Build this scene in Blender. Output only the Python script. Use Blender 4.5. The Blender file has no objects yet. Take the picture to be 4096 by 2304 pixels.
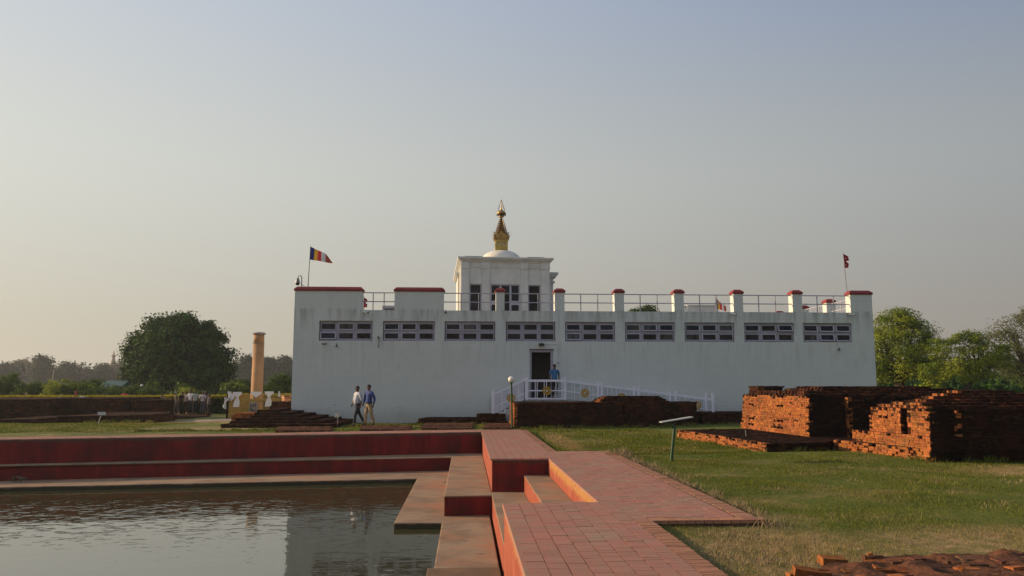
import bpy, bmesh, math, random
import numpy as np
from mathutils import Vector, Matrix
R = math.radians
scene = bpy.context.scene
C = scene.collection
random.seed(7); rng = np.random.default_rng(7)

# ------------------------------------------------------------------ camera
F = 3150.0; CH = 1.65
yaw = math.atan(186 * math.cos(math.atan(390 / F)) / F); pit = math.atan(390 / F)
cam = bpy.data.objects.new('camera', bpy.data.cameras.new('camera')); C.objects.link(cam)
cam.data.lens = F / 4096 * 36; cam.data.sensor_width = 36
cam.data.clip_start = .1; cam.data.clip_end = 6000
cam.location = (0, 0, CH); cam.rotation_euler = (R(90) + pit, 0, -yaw)
scene.camera = cam
_F = Vector((math.sin(yaw) * math.cos(pit), math.cos(yaw) * math.cos(pit), math.sin(pit)))
_R = Vector((math.cos(yaw), -math.sin(yaw), 0)); _U = _R.cross(_F)
def ray(px, py): return _F + _R * ((px - 2048) / F) + _U * ((1152 - py) / F)
def P(px, py, z):                      # photo pixel -> ground point at height z
    d = ray(px, py); t = (z - CH) / d.z
    return Vector((d.x * t, d.y * t, z))
def Q(px, py, Y):                      # photo pixel -> point at depth Y
    d = ray(px, py); t = Y / d.y
    return Vector((d.x * t, Y, CH + d.z * t))

# ------------------------------------------------------------------ world, sun, exposure
SUN = Vector((-3.1, .74, .92)).normalized()
EL = math.asin(SUN.z)
w = bpy.data.worlds.new('World'); scene.world = w; w.use_nodes = True
nt = w.node_tree; nt.nodes.clear()
N = nt.nodes.new; L = nt.links.new
out = N('ShaderNodeOutputWorld'); bg = N('ShaderNodeBackground')
sky = N('ShaderNodeTexSky'); sky.sky_type = 'NISHITA'; sky.sun_disc = False
sky.sun_elevation = EL; sky.sun_rotation = math.atan2(SUN.x, SUN.y)
sky.air_density = 1.0; sky.dust_density = 3.0; sky.ozone_density = 1.5; sky.altitude = 100
tc = N('ShaderNodeTexCoord'); sep = N('ShaderNodeSeparateXYZ'); L(tc.outputs['Generated'], sep.inputs[0])
# thick ground haze: towards the horizon the sky turns into an even pale dust colour, warmer on the sun's side
dot = N('ShaderNodeVectorMath'); dot.operation = 'DOT_PRODUCT'; L(tc.outputs['Generated'], dot.inputs[0])
dot.inputs[1].default_value = (SUN.x, SUN.y, 0)
mr = N('ShaderNodeMapRange'); mr.inputs['From Min'].default_value = -.42; mr.inputs['From Max'].default_value = .72
L(dot.outputs['Value'], mr.inputs['Value'])
def lerp(fac, a, b):
    m_ = N('ShaderNodeMix'); m_.data_type = 'RGBA'; L(fac, m_.inputs['Factor'])
    for k, c in (('A', a), ('B', b)):
        if isinstance(c, tuple): m_.inputs[k].default_value = (*c, 1)
        else: L(c, m_.inputs[k])
    return m_.outputs['Result']
low = lerp(mr.outputs[0], (2.60, 2.30, 2.05), (5.0, 4.55, 3.65))      # dust near the horizon
midl = lerp(mr.outputs[0], (2.95, 3.05, 3.0), (5.95, 5.95, 5.3))
high = lerp(mr.outputs[0], (1.62, 2.18, 3.45), (5.1, 5.5, 6.05))      # thinner haze above
el = N('ShaderNodeMapRange'); el.interpolation_type = 'SMOOTHSTEP'
el.inputs['From Min'].default_value = .22; el.inputs['From Max'].default_value = .52
el0 = N('ShaderNodeMapRange'); el0.interpolation_type = 'SMOOTHSTEP'; el0.inputs['From Min'].default_value = .02; el0.inputs['From Max'].default_value = .28; L(sep.outputs['Z'], el0.inputs['Value'])
L(sep.outputs['Z'], el.inputs['Value'])
hazy = lerp(el.outputs[0], lerp(el0.outputs[0], low, midl), high)
mx = N('ShaderNodeMix'); mx.data_type = 'RGBA'; mx.inputs['Factor'].default_value = .88
L(sky.outputs[0], mx.inputs['A']); L(hazy, mx.inputs['B'])
L(mx.outputs['Result'], bg.inputs[0]); bg.inputs[1].default_value = .10
L(bg.outputs[0], out.inputs[0])
sl = bpy.data.lights.new('sun', 'SUN'); sl.energy = 4.7; sl.angle = R(.6); sl.color = (1, .70, .42)
so = bpy.data.objects.new('sun', sl); C.objects.link(so); so.rotation_euler = SUN.to_track_quat('Z', 'Y').to_euler()
so.location = (-40, 10, 30)
vs = scene.view_settings; vs.view_transform = 'Standard'; vs.look = 'None'; vs.exposure = .30; vs.gamma = 1; vs.use_curve_mapping = False
scene.render.resolution_x = 1024; scene.render.resolution_y = 576
scene.cycles.volume_bounces = 0

# ------------------------------------------------------------------ helpers
def tag(o, label=None, cat=None, group=None, kind=None):
    if label: o['label'] = label
    if cat: o['category'] = cat
    if group: o['group'] = group
    if kind: o['kind'] = kind
    return o
def empty(name, loc=(0, 0, 0), rz=0, label=None, cat=None, group=None, parent=None):
    o = bpy.data.objects.new(name, None); C.objects.link(o); o.location = loc; o.rotation_euler = (0, 0, rz)
    o.empty_display_size = .2
    if parent: o.parent = parent
    return tag(o, label, cat, group)

class MB:
    """collects simple solids and links them as one mesh object"""
    def __init__(s): s.v = []; s.f = []; s.m = []
    def add(s, vs, fs, mi=0):
        b = len(s.v); s.v += [tuple(v) for v in vs]; s.f += [tuple(b + i for i in f) for f in fs]; s.m += [mi] * len(fs)
    def box(s, x0, x1, y0, y1, z0, z1, mi=0, M=None):
        vs = [Vector(p) for p in ((x0, y0, z0), (x1, y0, z0), (x1, y1, z0), (x0, y1, z0), (x0, y0, z1), (x1, y0, z1), (x1, y1, z1), (x0, y1, z1))]
        if M: vs = [M @ v for v in vs]
        s.add(vs, [(0, 3, 2, 1), (4, 5, 6, 7), (0, 1, 5, 4), (1, 2, 6, 5), (2, 3, 7, 6), (3, 0, 4, 7)], mi)
    def prism(s, poly, z0, z1, mi=0, top=None):
        n = len(poly); top = top or poly
        s.add([(p[0], p[1], z0) for p in poly] + [(p[0], p[1], z1) for p in top],
              [tuple(range(n))[::-1], tuple(range(n, 2 * n))] + [(i, (i + 1) % n, n + (i + 1) % n, n + i) for i in range(n)], mi)
    def tube(s, pts, rs, n=8, mi=0, caps=True):
        pts = [Vector(p) for p in pts]
        if not isinstance(rs, (list, tuple)): rs = [rs] * len(pts)
        b = len(s.v); up = None
        for i, p in enumerate(pts):
            d = (pts[min(i + 1, len(pts) - 1)] - pts[max(i - 1, 0)]).normalized()
            if up is None or abs(up.dot(d)) > .95: up = Vector((1, 0, 0)) if abs(d.x) < .7 else Vector((0, 1, 0))
            a = d.cross(up).normalized(); c = d.cross(a).normalized()
            for k in range(n):
                t = 2 * math.pi * k / n; s.v.append(tuple(p + (a * math.cos(t) + c * math.sin(t)) * rs[i]))
        for i in range(len(pts) - 1):
            for k in range(n):
                s.f.append((b + i * n + k, b + i * n + (k + 1) % n, b + (i + 1) * n + (k + 1) % n, b + (i + 1) * n + k)); s.m.append(mi)
        if caps:
            s.f.append(tuple(b + k for k in range(n))[::-1]); s.f.append(tuple(b + (len(pts) - 1) * n + k for k in range(n))); s.m += [mi, mi]
    def lathe(s, prof, c=(0, 0, 0), n=20, mi=0, closed=False):
        b = len(s.v); m = len(prof)
        for r, z in prof:
            for k in range(n):
                t = 2 * math.pi * k / n; s.v.append((c[0] + r * math.cos(t), c[1] + r * math.sin(t), c[2] + z))
        for i in range(m if closed else m - 1):
            j = (i + 1) % m
            for k in range(n):
                s.f.append((b + i * n + k, b + i * n + (k + 1) % n, b + j * n + (k + 1) % n, b + j * n + k)); s.m.append(mi)
        if not closed:
            if prof[0][0] > 1e-4: s.f.append(tuple(b + k for k in range(n))[::-1]); s.m.append(mi)
            if prof[-1][0] > 1e-4: s.f.append(tuple(b + (m - 1) * n + k for k in range(n))); s.m.append(mi)
    def build(s, name, mats, parent=None, smooth=False, bevel=0):
        me = bpy.data.meshes.new(name); me.from_pydata(s.v, [], s.f)
        if not isinstance(mats, (list, tuple)): mats = [mats]
        for m in mats: me.materials.append(m)
        me.polygons.foreach_set('material_index', s.m)
        if smooth: me.polygons.foreach_set('use_smooth', [True] * len(s.f))
        me.update()
        o = bpy.data.objects.new(name, me); C.objects.link(o)
        if parent: o.parent = parent
        if bevel:
            b = o.modifiers.new('bevel', 'BEVEL'); b.width = bevel; b.segments = 2; b.limit_method = 'ANGLE'
        return o
def npmesh(name, v, quads, mat, parent=None, attr=None):
    me = bpy.data.meshes.new(name); nf, k = quads.shape
    me.vertices.add(len(v)); me.vertices.foreach_set('co', v.astype(np.float32).ravel())
    me.loops.add(nf * k); me.loops.foreach_set('vertex_index', quads.astype(np.int32).ravel())
    me.polygons.add(nf); me.polygons.foreach_set('loop_start', np.arange(0, nf * k, k, dtype=np.int32))
    me.polygons.foreach_set('use_smooth', np.zeros(nf, dtype=bool)); me.update(calc_edges=True); me.materials.append(mat)
    o = bpy.data.objects.new(name, me); C.objects.link(o)
    if parent: o.parent = parent
    return o

# ------------------------------------------------------------------ materials
def mat(name, c1, c2=None, scale=3.0, rough=.8, bump=0, bscale=None, metal=0, detail=4, lo=.4, hi=.6, stretch=None, spec=.3,
        c3=None, s3=1.0, lo3=.5, hi3=.65, rand=0):
    m = bpy.data.materials.new(name); m.use_nodes = True; t = m.node_tree; n = t.nodes.new; l = t.links.new
    p = t.nodes['Principled BSDF']; p.inputs['Roughness'].default_value = rough; p.inputs['Metallic'].default_value = metal
    p.inputs['Specular IOR Level'].default_value = spec
    tcx = n('ShaderNodeTexCoord'); vec = tcx.outputs['Object']
    if stretch:
        mp = n('ShaderNodeMapping'); mp.inputs['Scale'].default_value = stretch; l(vec, mp.inputs[0]); vec = mp.outputs[0]
    col = None
    if c2:
        no = n('ShaderNodeTexNoise'); no.inputs['Scale'].default_value = scale; no.inputs['Detail'].default_value = detail
        no.inputs['Roughness'].default_value = .6; l(vec, no.inputs['Vector'])
        r = n('ShaderNodeMapRange'); r.inputs['From Min'].default_value = lo; r.inputs['From Max'].default_value = hi; l(no.outputs['Fac'], r.inputs['Value'])
        mi = n('ShaderNodeMix'); mi.data_type = 'RGBA'; l(r.outputs[0], mi.inputs['Factor'])
        mi.inputs['A'].default_value = (*c1, 1); mi.inputs['B'].default_value = (*c2, 1); col = mi.outputs['Result']
    if c3:
        no = n('ShaderNodeTexNoise'); no.inputs['Scale'].default_value = s3; no.inputs['Detail'].default_value = 6
        no.inputs['Roughness'].default_value = .65; l(tcx.outputs['Object'], no.inputs['Vector'])
        r = n('ShaderNodeMapRange'); r.inputs['From Min'].default_value = lo3; r.inputs['From Max'].default_value = hi3; l(no.outputs['Fac'], r.inputs['Value'])
        mi = n('ShaderNodeMix'); mi.data_type = 'RGBA'; l(r.outputs[0], mi.inputs['Factor'])
        l(col, mi.inputs['A']); mi.inputs['B'].default_value = (*c3, 1); col = mi.outputs['Result']
    if rand:
        oi = n('ShaderNodeObjectInfo'); ge = n('ShaderNodeNewGeometry'); ad = n('ShaderNodeMath'); ad.operation = 'ADD'
        l(oi.outputs['Random'], ad.inputs[0]); l(ge.outputs['Random Per Island'], ad.inputs[1])
        fr = n('ShaderNodeMath'); fr.operation = 'FRACT'; l(ad.outputs[0], fr.inputs[0])
        r = n('ShaderNodeMapRange'); r.inputs['To Min'].default_value = 1 - rand; r.inputs['To Max'].default_value = 1 + rand; l(fr.outputs[0], r.inputs['Value'])
        hs = n('ShaderNodeHueSaturation'); l(r.outputs[0], hs.inputs['Value'])
        if col: l(col, hs.inputs['Color'])
        else: hs.inputs['Color'].default_value = (*c1, 1)
        r2 = n('ShaderNodeMapRange'); r2.inputs['To Min'].default_value = .5 - .03 * rand; r2.inputs['To Max'].default_value = .5 + .03 * rand
        m7 = n('ShaderNodeMath'); m7.operation = 'MULTIPLY'; m7.inputs[1].default_value = 7.31; l(fr.outputs[0], m7.inputs[0])
        f7 = n('ShaderNodeMath'); f7.operation = 'FRACT'; l(m7.outputs[0], f7.inputs[0]); l(f7.outputs[0], r2.inputs['Value']); l(r2.outputs[0], hs.inputs['Hue'])
        col = hs.outputs[0]
    if col: l(col, p.inputs['Base Color'])
    else: p.inputs['Base Color'].default_value = (*c1, 1)
    if bump:
        no = n('ShaderNodeTexNoise'); no.inputs['Scale'].default_value = bscale or scale * 4; no.inputs['Detail'].default_value = 5; l(vec, no.inputs['Vector'])
        b = n('ShaderNodeBump'); b.inputs['Strength'].default_value = .6; b.inputs['Distance'].default_value = bump; l(no.outputs['Fac'], b.inputs['Height']); l(b.outputs[0], p.inputs['Normal'])
    return m
def leafmat(name, c, c2, trans=.35, rand=.35, s=.4):
    m = mat(name, c, c2, scale=s, rough=.7, rand=rand, spec=.08)
    t = m.node_tree; p = t.nodes['Principled BSDF']; o = t.nodes['Material Output']
    tr = t.nodes.new('ShaderNodeBsdfTranslucent'); ms = t.nodes.new('ShaderNodeMixShader'); ms.inputs[0].default_value = trans
    src = p.inputs['Base Color'].links[0].from_socket
    t.links.new(src, tr.inputs[0]); t.links.new(p.outputs[0], ms.inputs[1]); t.links.new(tr.outputs[0], ms.inputs[2]); t.links.new(ms.outputs[0], o.inputs[0])
    return m

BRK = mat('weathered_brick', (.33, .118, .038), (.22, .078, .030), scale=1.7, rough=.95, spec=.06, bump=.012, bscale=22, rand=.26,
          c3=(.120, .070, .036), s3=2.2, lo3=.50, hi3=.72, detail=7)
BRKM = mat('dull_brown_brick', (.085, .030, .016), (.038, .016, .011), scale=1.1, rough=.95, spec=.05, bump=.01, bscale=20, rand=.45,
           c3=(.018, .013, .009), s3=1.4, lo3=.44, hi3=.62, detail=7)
BRKD = mat('mossy_dark_brick', (.036, .015, .010), (.020, .010, .007), scale=1.1, rough=.95, spec=.04, bump=.01, bscale=20, rand=.2,  # no moss: the dark tone is shade put into the colour
           c3=(.012, .010, .008), s3=1.4, lo3=.46, hi3=.62, detail=7)  # darker twin of BRK: shade on the camera-facing sides put into the colour
BRKW = mat('worn_grey_brick', (.17, .075, .042), (.085, .048, .032), scale=5, rough=.95, spec=.06, bump=.012, bscale=20, rand=.4)
MORT = mat('mud_mortar', (.075, .036, .018), (.035, .019, .012), scale=3, rough=1, spec=.04, bump=.02, bscale=25)
PAVE = mat('red_oxide_paving', (.36, .160, .122), (.31, .170, .125), scale=1.6, rough=.9, spec=.12, rand=.055, bump=.004, bscale=30,
           c3=(.29, .20, .14), s3=1.6, lo3=.48, hi3=.68, stretch=(1, 2.2, 1))
PAVB = mat('worn_border_paving', (.36, .17, .105), (.28, .16, .10), scale=2, rough=.95, spec=.1, rand=.12, bump=.006, bscale=30)
SAND = mat('joint_sand', (.16, .09, .06), (.09, .055, .035), scale=5, rough=1)
CONC = mat('stained_concrete', (.285, .195, .12), (.20, .132, .08), scale=1.2, rough=.85, bump=.006, bscale=25, detail=8,
           c3=(.36, .16, .08), s3=.7, lo3=.52, hi3=.72)
def waterline(m):
    t = m.node_tree; n = t.nodes.new; l = t.links.new; p = t.nodes['Principled BSDF']; base = p.inputs['Base Color'].links[0].from_socket
    ge = n('ShaderNodeNewGeometry'); sp = n('ShaderNodeSeparateXYZ'); l(ge.outputs['Position'], sp.inputs[0])
    no = n('ShaderNodeTexNoise'); no.inputs['Scale'].default_value = 3; no.inputs['Detail'].default_value = 6; l(ge.outputs['Position'], no.inputs['Vector'])
    a = n('ShaderNodeMath'); a.operation = 'MULTIPLY_ADD'; a.inputs[1].default_value = .10; l(no.outputs['Fac'], a.inputs[0]); l(sp.outputs['Z'], a.inputs[2])
    r = n('ShaderNodeMapRange'); r.inputs['From Min'].default_value = -1.13; r.inputs['From Max'].default_value = -1.16; l(a.outputs[0], r.inputs['Value'])
    mi = n('ShaderNodeMix'); mi.data_type = 'RGBA'; l(r.outputs[0], mi.inputs['Factor']); l(base, mi.inputs['A']); mi.inputs['B'].default_value = (.045, .038, .02, 1); l(mi.outputs['Result'], p.inputs['Base Color'])
waterline(CONC)
def redpaint():
    m = mat('red_wall_paint', (.20, .017, .014), (.125, .012, .011), scale=1.4, rough=.75, bump=.006, bscale=18, detail=8, stretch=(2.2, 1, .25),
            c3=(.05, .016, .013), s3=1.2, lo3=.48, hi3=.72)
    t = m.node_tree; n = t.nodes.new; l = t.links.new; p = t.nodes['Principled BSDF']
    base = p.inputs['Base Color'].links[0].from_socket
    # bare yellow plaster where the paint has flaked: jagged upper edge band of the side walls (normal towards -x)
    ge = n('ShaderNodeNewGeometry'); sp = n('ShaderNodeSeparateXYZ'); l(ge.outputs['Position'], sp.inputs[0])
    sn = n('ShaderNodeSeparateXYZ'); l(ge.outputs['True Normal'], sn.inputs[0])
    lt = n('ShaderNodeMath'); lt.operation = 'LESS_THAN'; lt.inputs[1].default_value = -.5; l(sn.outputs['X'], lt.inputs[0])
    gx = n('ShaderNodeMath'); gx.operation = 'LESS_THAN'; gx.inputs[1].default_value = 17.9; l(sp.outputs['Y'], gx.inputs[0])
    mp = n('ShaderNodeMapping'); mp.inputs['Scale'].default_value = (1, 6.5, 1.1); l(ge.outputs['Position'], mp.inputs[0])
    no = n('ShaderNodeTexNoise'); no.inputs['Scale'].default_value = 2.2; no.inputs['Detail'].default_value = 8; no.inputs['Roughness'].default_value = .75; l(mp.outputs[0], no.inputs['Vector'])
    a = n('ShaderNodeMath'); a.operation = 'MULTIPLY_ADD'; a.inputs[1].default_value = .75; l(no.outputs['Fac'], a.inputs[0]); l(sp.outputs['Z'], a.inputs[2])
    g = n('ShaderNodeMapRange'); g.inputs['From Min'].default_value = .20; g.inputs['From Max'].default_value = .208; l(a.outputs[0], g.inputs['Value'])
    f = n('ShaderNodeMath'); f.operation = 'MULTIPLY'; l(g.outputs[0], f.inputs[0]); l(lt.outputs[0], f.inputs[1])
    f2 = n('ShaderNodeMath'); f2.operation = 'MULTIPLY'; l(f.outputs[0], f2.inputs[0]); l(gx.outputs[0], f2.inputs[1])
    pn = n('ShaderNodeTexNoise'); pn.inputs['Scale'].default_value = 9; pn.inputs['Detail'].default_value = 6; l(mp.outputs[0], pn.inputs['Vector'])
    pr = n('ShaderNodeValToRGB'); pr.color_ramp.elements[0].position = .38; pr.color_ramp.elements[0].color = (.20, .075, .025, 1)
    pr.color_ramp.elements[1].position = .55; pr.color_ramp.elements[1].color = (.42, .22, .065, 1); l(pn.outputs['Fac'], pr.inputs[0])
    # sun-facing sides get a lighter orange red than fronts: sunlight put into the colour
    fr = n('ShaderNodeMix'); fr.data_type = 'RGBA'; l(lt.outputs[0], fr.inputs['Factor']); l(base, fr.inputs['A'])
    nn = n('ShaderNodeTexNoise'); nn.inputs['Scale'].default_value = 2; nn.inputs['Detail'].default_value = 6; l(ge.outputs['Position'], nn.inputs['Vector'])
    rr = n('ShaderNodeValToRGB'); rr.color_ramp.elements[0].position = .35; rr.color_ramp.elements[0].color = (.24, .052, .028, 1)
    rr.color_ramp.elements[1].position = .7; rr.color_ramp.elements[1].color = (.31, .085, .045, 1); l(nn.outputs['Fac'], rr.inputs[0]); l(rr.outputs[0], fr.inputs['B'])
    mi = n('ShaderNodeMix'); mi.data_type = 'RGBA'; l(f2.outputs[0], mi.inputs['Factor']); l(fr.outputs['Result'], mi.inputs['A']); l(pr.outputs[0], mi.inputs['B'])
    # weathered grime along the upper rim of the fronts
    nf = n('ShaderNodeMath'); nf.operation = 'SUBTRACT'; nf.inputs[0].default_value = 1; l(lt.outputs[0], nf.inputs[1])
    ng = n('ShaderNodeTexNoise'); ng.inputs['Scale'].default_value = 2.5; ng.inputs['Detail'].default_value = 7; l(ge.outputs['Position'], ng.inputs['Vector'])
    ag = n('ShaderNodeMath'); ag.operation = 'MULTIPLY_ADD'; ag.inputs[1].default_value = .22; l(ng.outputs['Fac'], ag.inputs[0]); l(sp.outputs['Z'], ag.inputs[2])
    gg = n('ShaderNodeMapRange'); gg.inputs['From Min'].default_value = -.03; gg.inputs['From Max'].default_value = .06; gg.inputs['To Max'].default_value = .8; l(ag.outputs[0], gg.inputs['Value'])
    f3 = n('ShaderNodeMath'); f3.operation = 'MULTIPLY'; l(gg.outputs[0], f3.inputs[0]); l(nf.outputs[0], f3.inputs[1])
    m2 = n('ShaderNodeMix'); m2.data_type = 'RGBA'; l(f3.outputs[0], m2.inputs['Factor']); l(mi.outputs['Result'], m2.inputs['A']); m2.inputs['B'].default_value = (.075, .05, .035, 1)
    l(m2.outputs['Result'], p.inputs['Base Color'])
    return m
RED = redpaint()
def whitewash():
    m = bpy.data.materials.new('whitewashed_brick'); m.use_nodes = True; t = m.node_tree; n = t.nodes.new; l = t.links.new
    p = t.nodes['Principled BSDF']; p.inputs['Roughness'].default_value = .85; p.inputs['Specular IOR Level'].default_value = .2
    ge = n('ShaderNodeNewGeometry'); sp = n('ShaderNodeSeparateXYZ'); l(ge.outputs['Position'], sp.inputs[0])
    ad = n('ShaderNodeMath'); ad.operation = 'ADD'; l(sp.outputs['X'], ad.inputs[0]); l(sp.outputs['Y'], ad.inputs[1])
    cb = n('ShaderNodeCombineXYZ'); l(ad.outputs[0], cb.inputs[0]); l(sp.outputs['Z'], cb.inputs[1])
    wob = n('ShaderNodeTexNoise'); wob.inputs['Scale'].default_value = 3; l(cb.outputs[0], wob.inputs['Vector'])
    va = n('ShaderNodeVectorMath'); va.operation = 'MULTIPLY_ADD'; va.inputs[1].default_value = (.06, .05, 0); l(wob.outputs['Color'], va.inputs[0]); l(cb.outputs[0], va.inputs[2])
    br = n('ShaderNodeTexBrick'); br.inputs['Scale'].default_value = 1; br.inputs['Brick Width'].default_value = .24; br.inputs['Row Height'].default_value = .072
    br.inputs['Mortar Size'].default_value = .010; br.inputs['Mortar Smooth'].default_value = .6
    br.inputs['Color1'].default_value = (1, 1, 1, 1); br.inputs['Color2'].default_value = (.72, .72, .72, 1); br.inputs['Mortar'].default_value = (.1, .1, .1, 1); l(va.outputs[0], br.inputs['Vector'])
    n1 = n('ShaderNodeTexNoise'); n1.inputs['Scale'].default_value = .8; n1.inputs['Detail'].default_value = 8; n1.inputs['Roughness'].default_value = .65; l(ge.outputs['Position'], n1.inputs['Vector'])
    rm = n('ShaderNodeValToRGB'); rm.color_ramp.elements[0].position = .2; rm.color_ramp.elements[0].color = (.62, .655, .63, 1)
    rm.color_ramp.elements[1].position = .8; rm.color_ramp.elements[1].color = (.70, .735, .71, 1); l(n1.outputs['Fac'], rm.inputs[0])
    mb = n('ShaderNodeMix'); mb.data_type = 'RGBA'; mb.blend_type = 'MULTIPLY'; mb.inputs['Factor'].default_value = .16; l(rm.outputs[0], mb.inputs['A']); l(br.outputs['Color'], mb.inputs['B'])
    # rain streaks below the parapet sills, thin chips of lost paint near the foot
    mp = n('ShaderNodeMapping'); mp.inputs['Scale'].default_value = (5, 5, .5); l(ge.outputs['Position'], mp.inputs[0])
    n2 = n('ShaderNodeTexNoise'); n2.inputs['Scale'].default_value = 1.0; n2.inputs['Detail'].default_value = 7; l(mp.outputs[0], n2.inputs['Vector'])
    s1 = n('ShaderNodeMapRange'); s1.inputs['From Min'].default_value = 4.0; s1.inputs['From Max'].default_value = 5.2; s1.inputs['To Max'].default_value = 1; l(sp.outputs['Z'], s1.inputs['Value'])
    s2 = n('ShaderNodeMapRange'); s2.inputs['From Min'].default_value = 5.25; s2.inputs['From Max'].default_value = 5.35; s2.inputs['To Min'].default_value = 1; s2.inputs['To Max'].default_value = .1; l(sp.outputs['Z'], s2.inputs['Value'])
    s3 = n('ShaderNodeMapRange'); s3.inputs['From Min'].default_value = .42; s3.inputs['From Max'].default_value = .7; s3.inputs['To Max'].default_value = .60; l(n2.outputs['Fac'], s3.inputs['Value'])
    q = n('ShaderNodeMath'); q.operation = 'MULTIPLY'; l(s1.outputs[0], q.inputs[0]); l(s2.outputs[0], q.inputs[1])
    q2 = n('ShaderNodeMath'); q2.operation = 'MULTIPLY'; l(q.outputs[0], q2.inputs[0]); l(s3.outputs[0], q2.inputs[1])
    ms = n('ShaderNodeMix'); ms.data_type = 'RGBA'; l(q2.outputs[0], ms.inputs['Factor']); l(mb.outputs['Result'], ms.inputs['A']); ms.inputs['B'].default_value = (.17, .17, .15, 1)
    w1 = n('ShaderNodeMapRange'); w1.inputs['From Min'].default_value = 1.6; w1.inputs['From Max'].default_value = 3.7; l(sp.outputs['Z'], w1.inputs['Value'])
    w2 = n('ShaderNodeMapRange'); w2.inputs['From Min'].default_value = 3.75; w2.inputs['From Max'].default_value = 3.8; w2.inputs['To Min'].default_value = 1; w2.inputs['To Max'].default_value = 0; l(sp.outputs['Z'], w2.inputs['Value'])
    w3 = n('ShaderNodeMapRange'); w3.inputs['From Min'].default_value = .5; w3.inputs['From Max'].default_value = .75; w3.inputs['To Max'].default_value = .38; l(n2.outputs['Fac'], w3.inputs['Value'])
    wq = n('ShaderNodeMath'); wq.operation = 'MULTIPLY'; l(w1.outputs[0], wq.inputs[0]); l(w2.outputs[0], wq.inputs[1]); wr = n('ShaderNodeMath'); wr.operation = 'MULTIPLY'; l(wq.outputs[0], wr.inputs[0]); l(w3.outputs[0], wr.inputs[1])
    wm_ = n('ShaderNodeMix'); wm_.data_type = 'RGBA'; l(wr.outputs[0], wm_.inputs['Factor']); l(ms.outputs['Result'], wm_.inputs['A']); wm_.inputs['B'].default_value = (.34, .34, .31, 1)
    d1 = n('ShaderNodeMath'); d1.operation = 'MULTIPLY_ADD'; d1.inputs[1].default_value = -1.4; l(n1.outputs['Fac'], d1.inputs[0]); l(sp.outputs['Z'], d1.inputs[2])
    d2 = n('ShaderNodeMapRange'); d2.inputs['From Min'].default_value = .05; d2.inputs['From Max'].default_value = -.75; d2.inputs['To Max'].default_value = .55; l(d1.outputs[0], d2.inputs['Value'])
    dm = n('ShaderNodeMix'); dm.data_type = 'RGBA'; l(d2.outputs[0], dm.inputs['Factor']); l(wm_.outputs['Result'], dm.inputs['A']); dm.inputs['B'].default_value = (.36, .34, .29, 1); ms = dm
    mp2 = n('ShaderNodeMapping'); mp2.inputs['Scale'].default_value = (4, 4, 13); l(ge.outputs['Position'], mp2.inputs[0])
    n3 = n('ShaderNodeTexNoise'); n3.inputs['Scale'].default_value = 1; n3.inputs['Detail'].default_value = 5; l(mp2.outputs[0], n3.inputs['Vector'])
    c1 = n('ShaderNodeMapRange'); c1.inputs['From Min'].default_value = .64; c1.inputs['From Max'].default_value = .72; c1.inputs['To Max'].default_value = .75; l(n3.outputs['Fac'], c1.inputs['Value'])
    c2 = n('ShaderNodeMapRange'); c2.inputs['From Min'].default_value = 1.7; c2.inputs['From Max'].default_value = .2; c2.inputs['To Min'].default_value = .12; l(sp.outputs['Z'], c2.inputs['Value'])
    q3 = n('ShaderNodeMath'); q3.operation = 'MULTIPLY'; l(c1.outputs[0], q3.inputs[0]); l(c2.outputs[0], q3.inputs[1])
    m3 = n('ShaderNodeMix'); m3.data_type = 'RGBA'; l(q3.outputs[0], m3.inputs['Factor']); l(ms.outputs['Result'], m3.inputs['A']); m3.inputs['B'].default_value = (.16, .13, .10, 1)
    l(m3.outputs['Result'], p.inputs['Base Color'])
    n4 = n('ShaderNodeTexNoise'); n4.inputs['Scale'].default_value = 14; n4.inputs['Detail'].default_value = 4; l(ge.outputs['Position'], n4.inputs['Vector'])
    hm = n('ShaderNodeMath'); hm.operation = 'MULTIPLY_ADD'; hm.inputs[1].default_value = .5; l(n4.outputs['Fac'], hm.inputs[0]); l(br.outputs['Fac'], hm.inputs[2])
    inv = n('ShaderNodeMath'); inv.operation = 'SUBTRACT'; inv.inputs[0].default_value = 1; l(br.outputs['Fac'], inv.inputs[1]); l(inv.outputs[0], hm.inputs[2])
    b = n('ShaderNodeBump'); b.inputs['Strength'].default_value = .8; b.inputs['Distance'].default_value = .007; l(hm.outputs[0], b.inputs['Height']); l(b.outputs[0], p.inputs['Normal'])
    return m
WALL = whitewash()
WHITE = mat('white_plaster', (.66, .66, .64), (.56, .57, .54), scale=1.5, rough=.8, bump=.004, bscale=12, detail=8)
DOMEM = mat('cream_dome_plaster', (.72, .70, .63), (.64, .61, .55), scale=1.5, rough=.75, bump=.003)
CAP = mat('red_coping_paint', (.26, .035, .032), (.19, .025, .025), scale=2, rough=.6, bump=.003)
LAV = mat('lavender_paint', (.36, .345, .42), (.31, .30, .36), scale=4, rough=.5)
LAVL = mat('pale_lavender_paint', (.46, .445, .52), (.40, .39, .46), scale=4, rough=.5)
RAILP = mat('white_lavender_rail_paint', (.84, .82, .90), (.78, .76, .84), scale=4, rough=.5)
STEEL = mat('white_grey_rail_paint', (.34, .34, .40), rough=.45)
GLASS = mat('window_glass', (.020, .021, .026), (.008, .008, .010), scale=2.5, rough=.08, spec=.22, rand=.5)
GLASSC = mat('curtained_glass', (.07, .07, .065), (.02, .02, .022), scale=2.2, rough=.1, spec=.25, rand=.3, stretch=(2, 1, .3))
DARK = mat('dark_interior', (.012, .011, .011), rough=.9)
BLK = mat('black_metal', (.02, .02, .02), rough=.4)
GREY = mat('grey_metal', (.25, .25, .24), rough=.4, metal=.3)
GOLD = mat('gilded_copper', (.50, .31, .10), (.30, .18, .055), scale=6, rough=.42, metal=.7, bump=.003)
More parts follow.
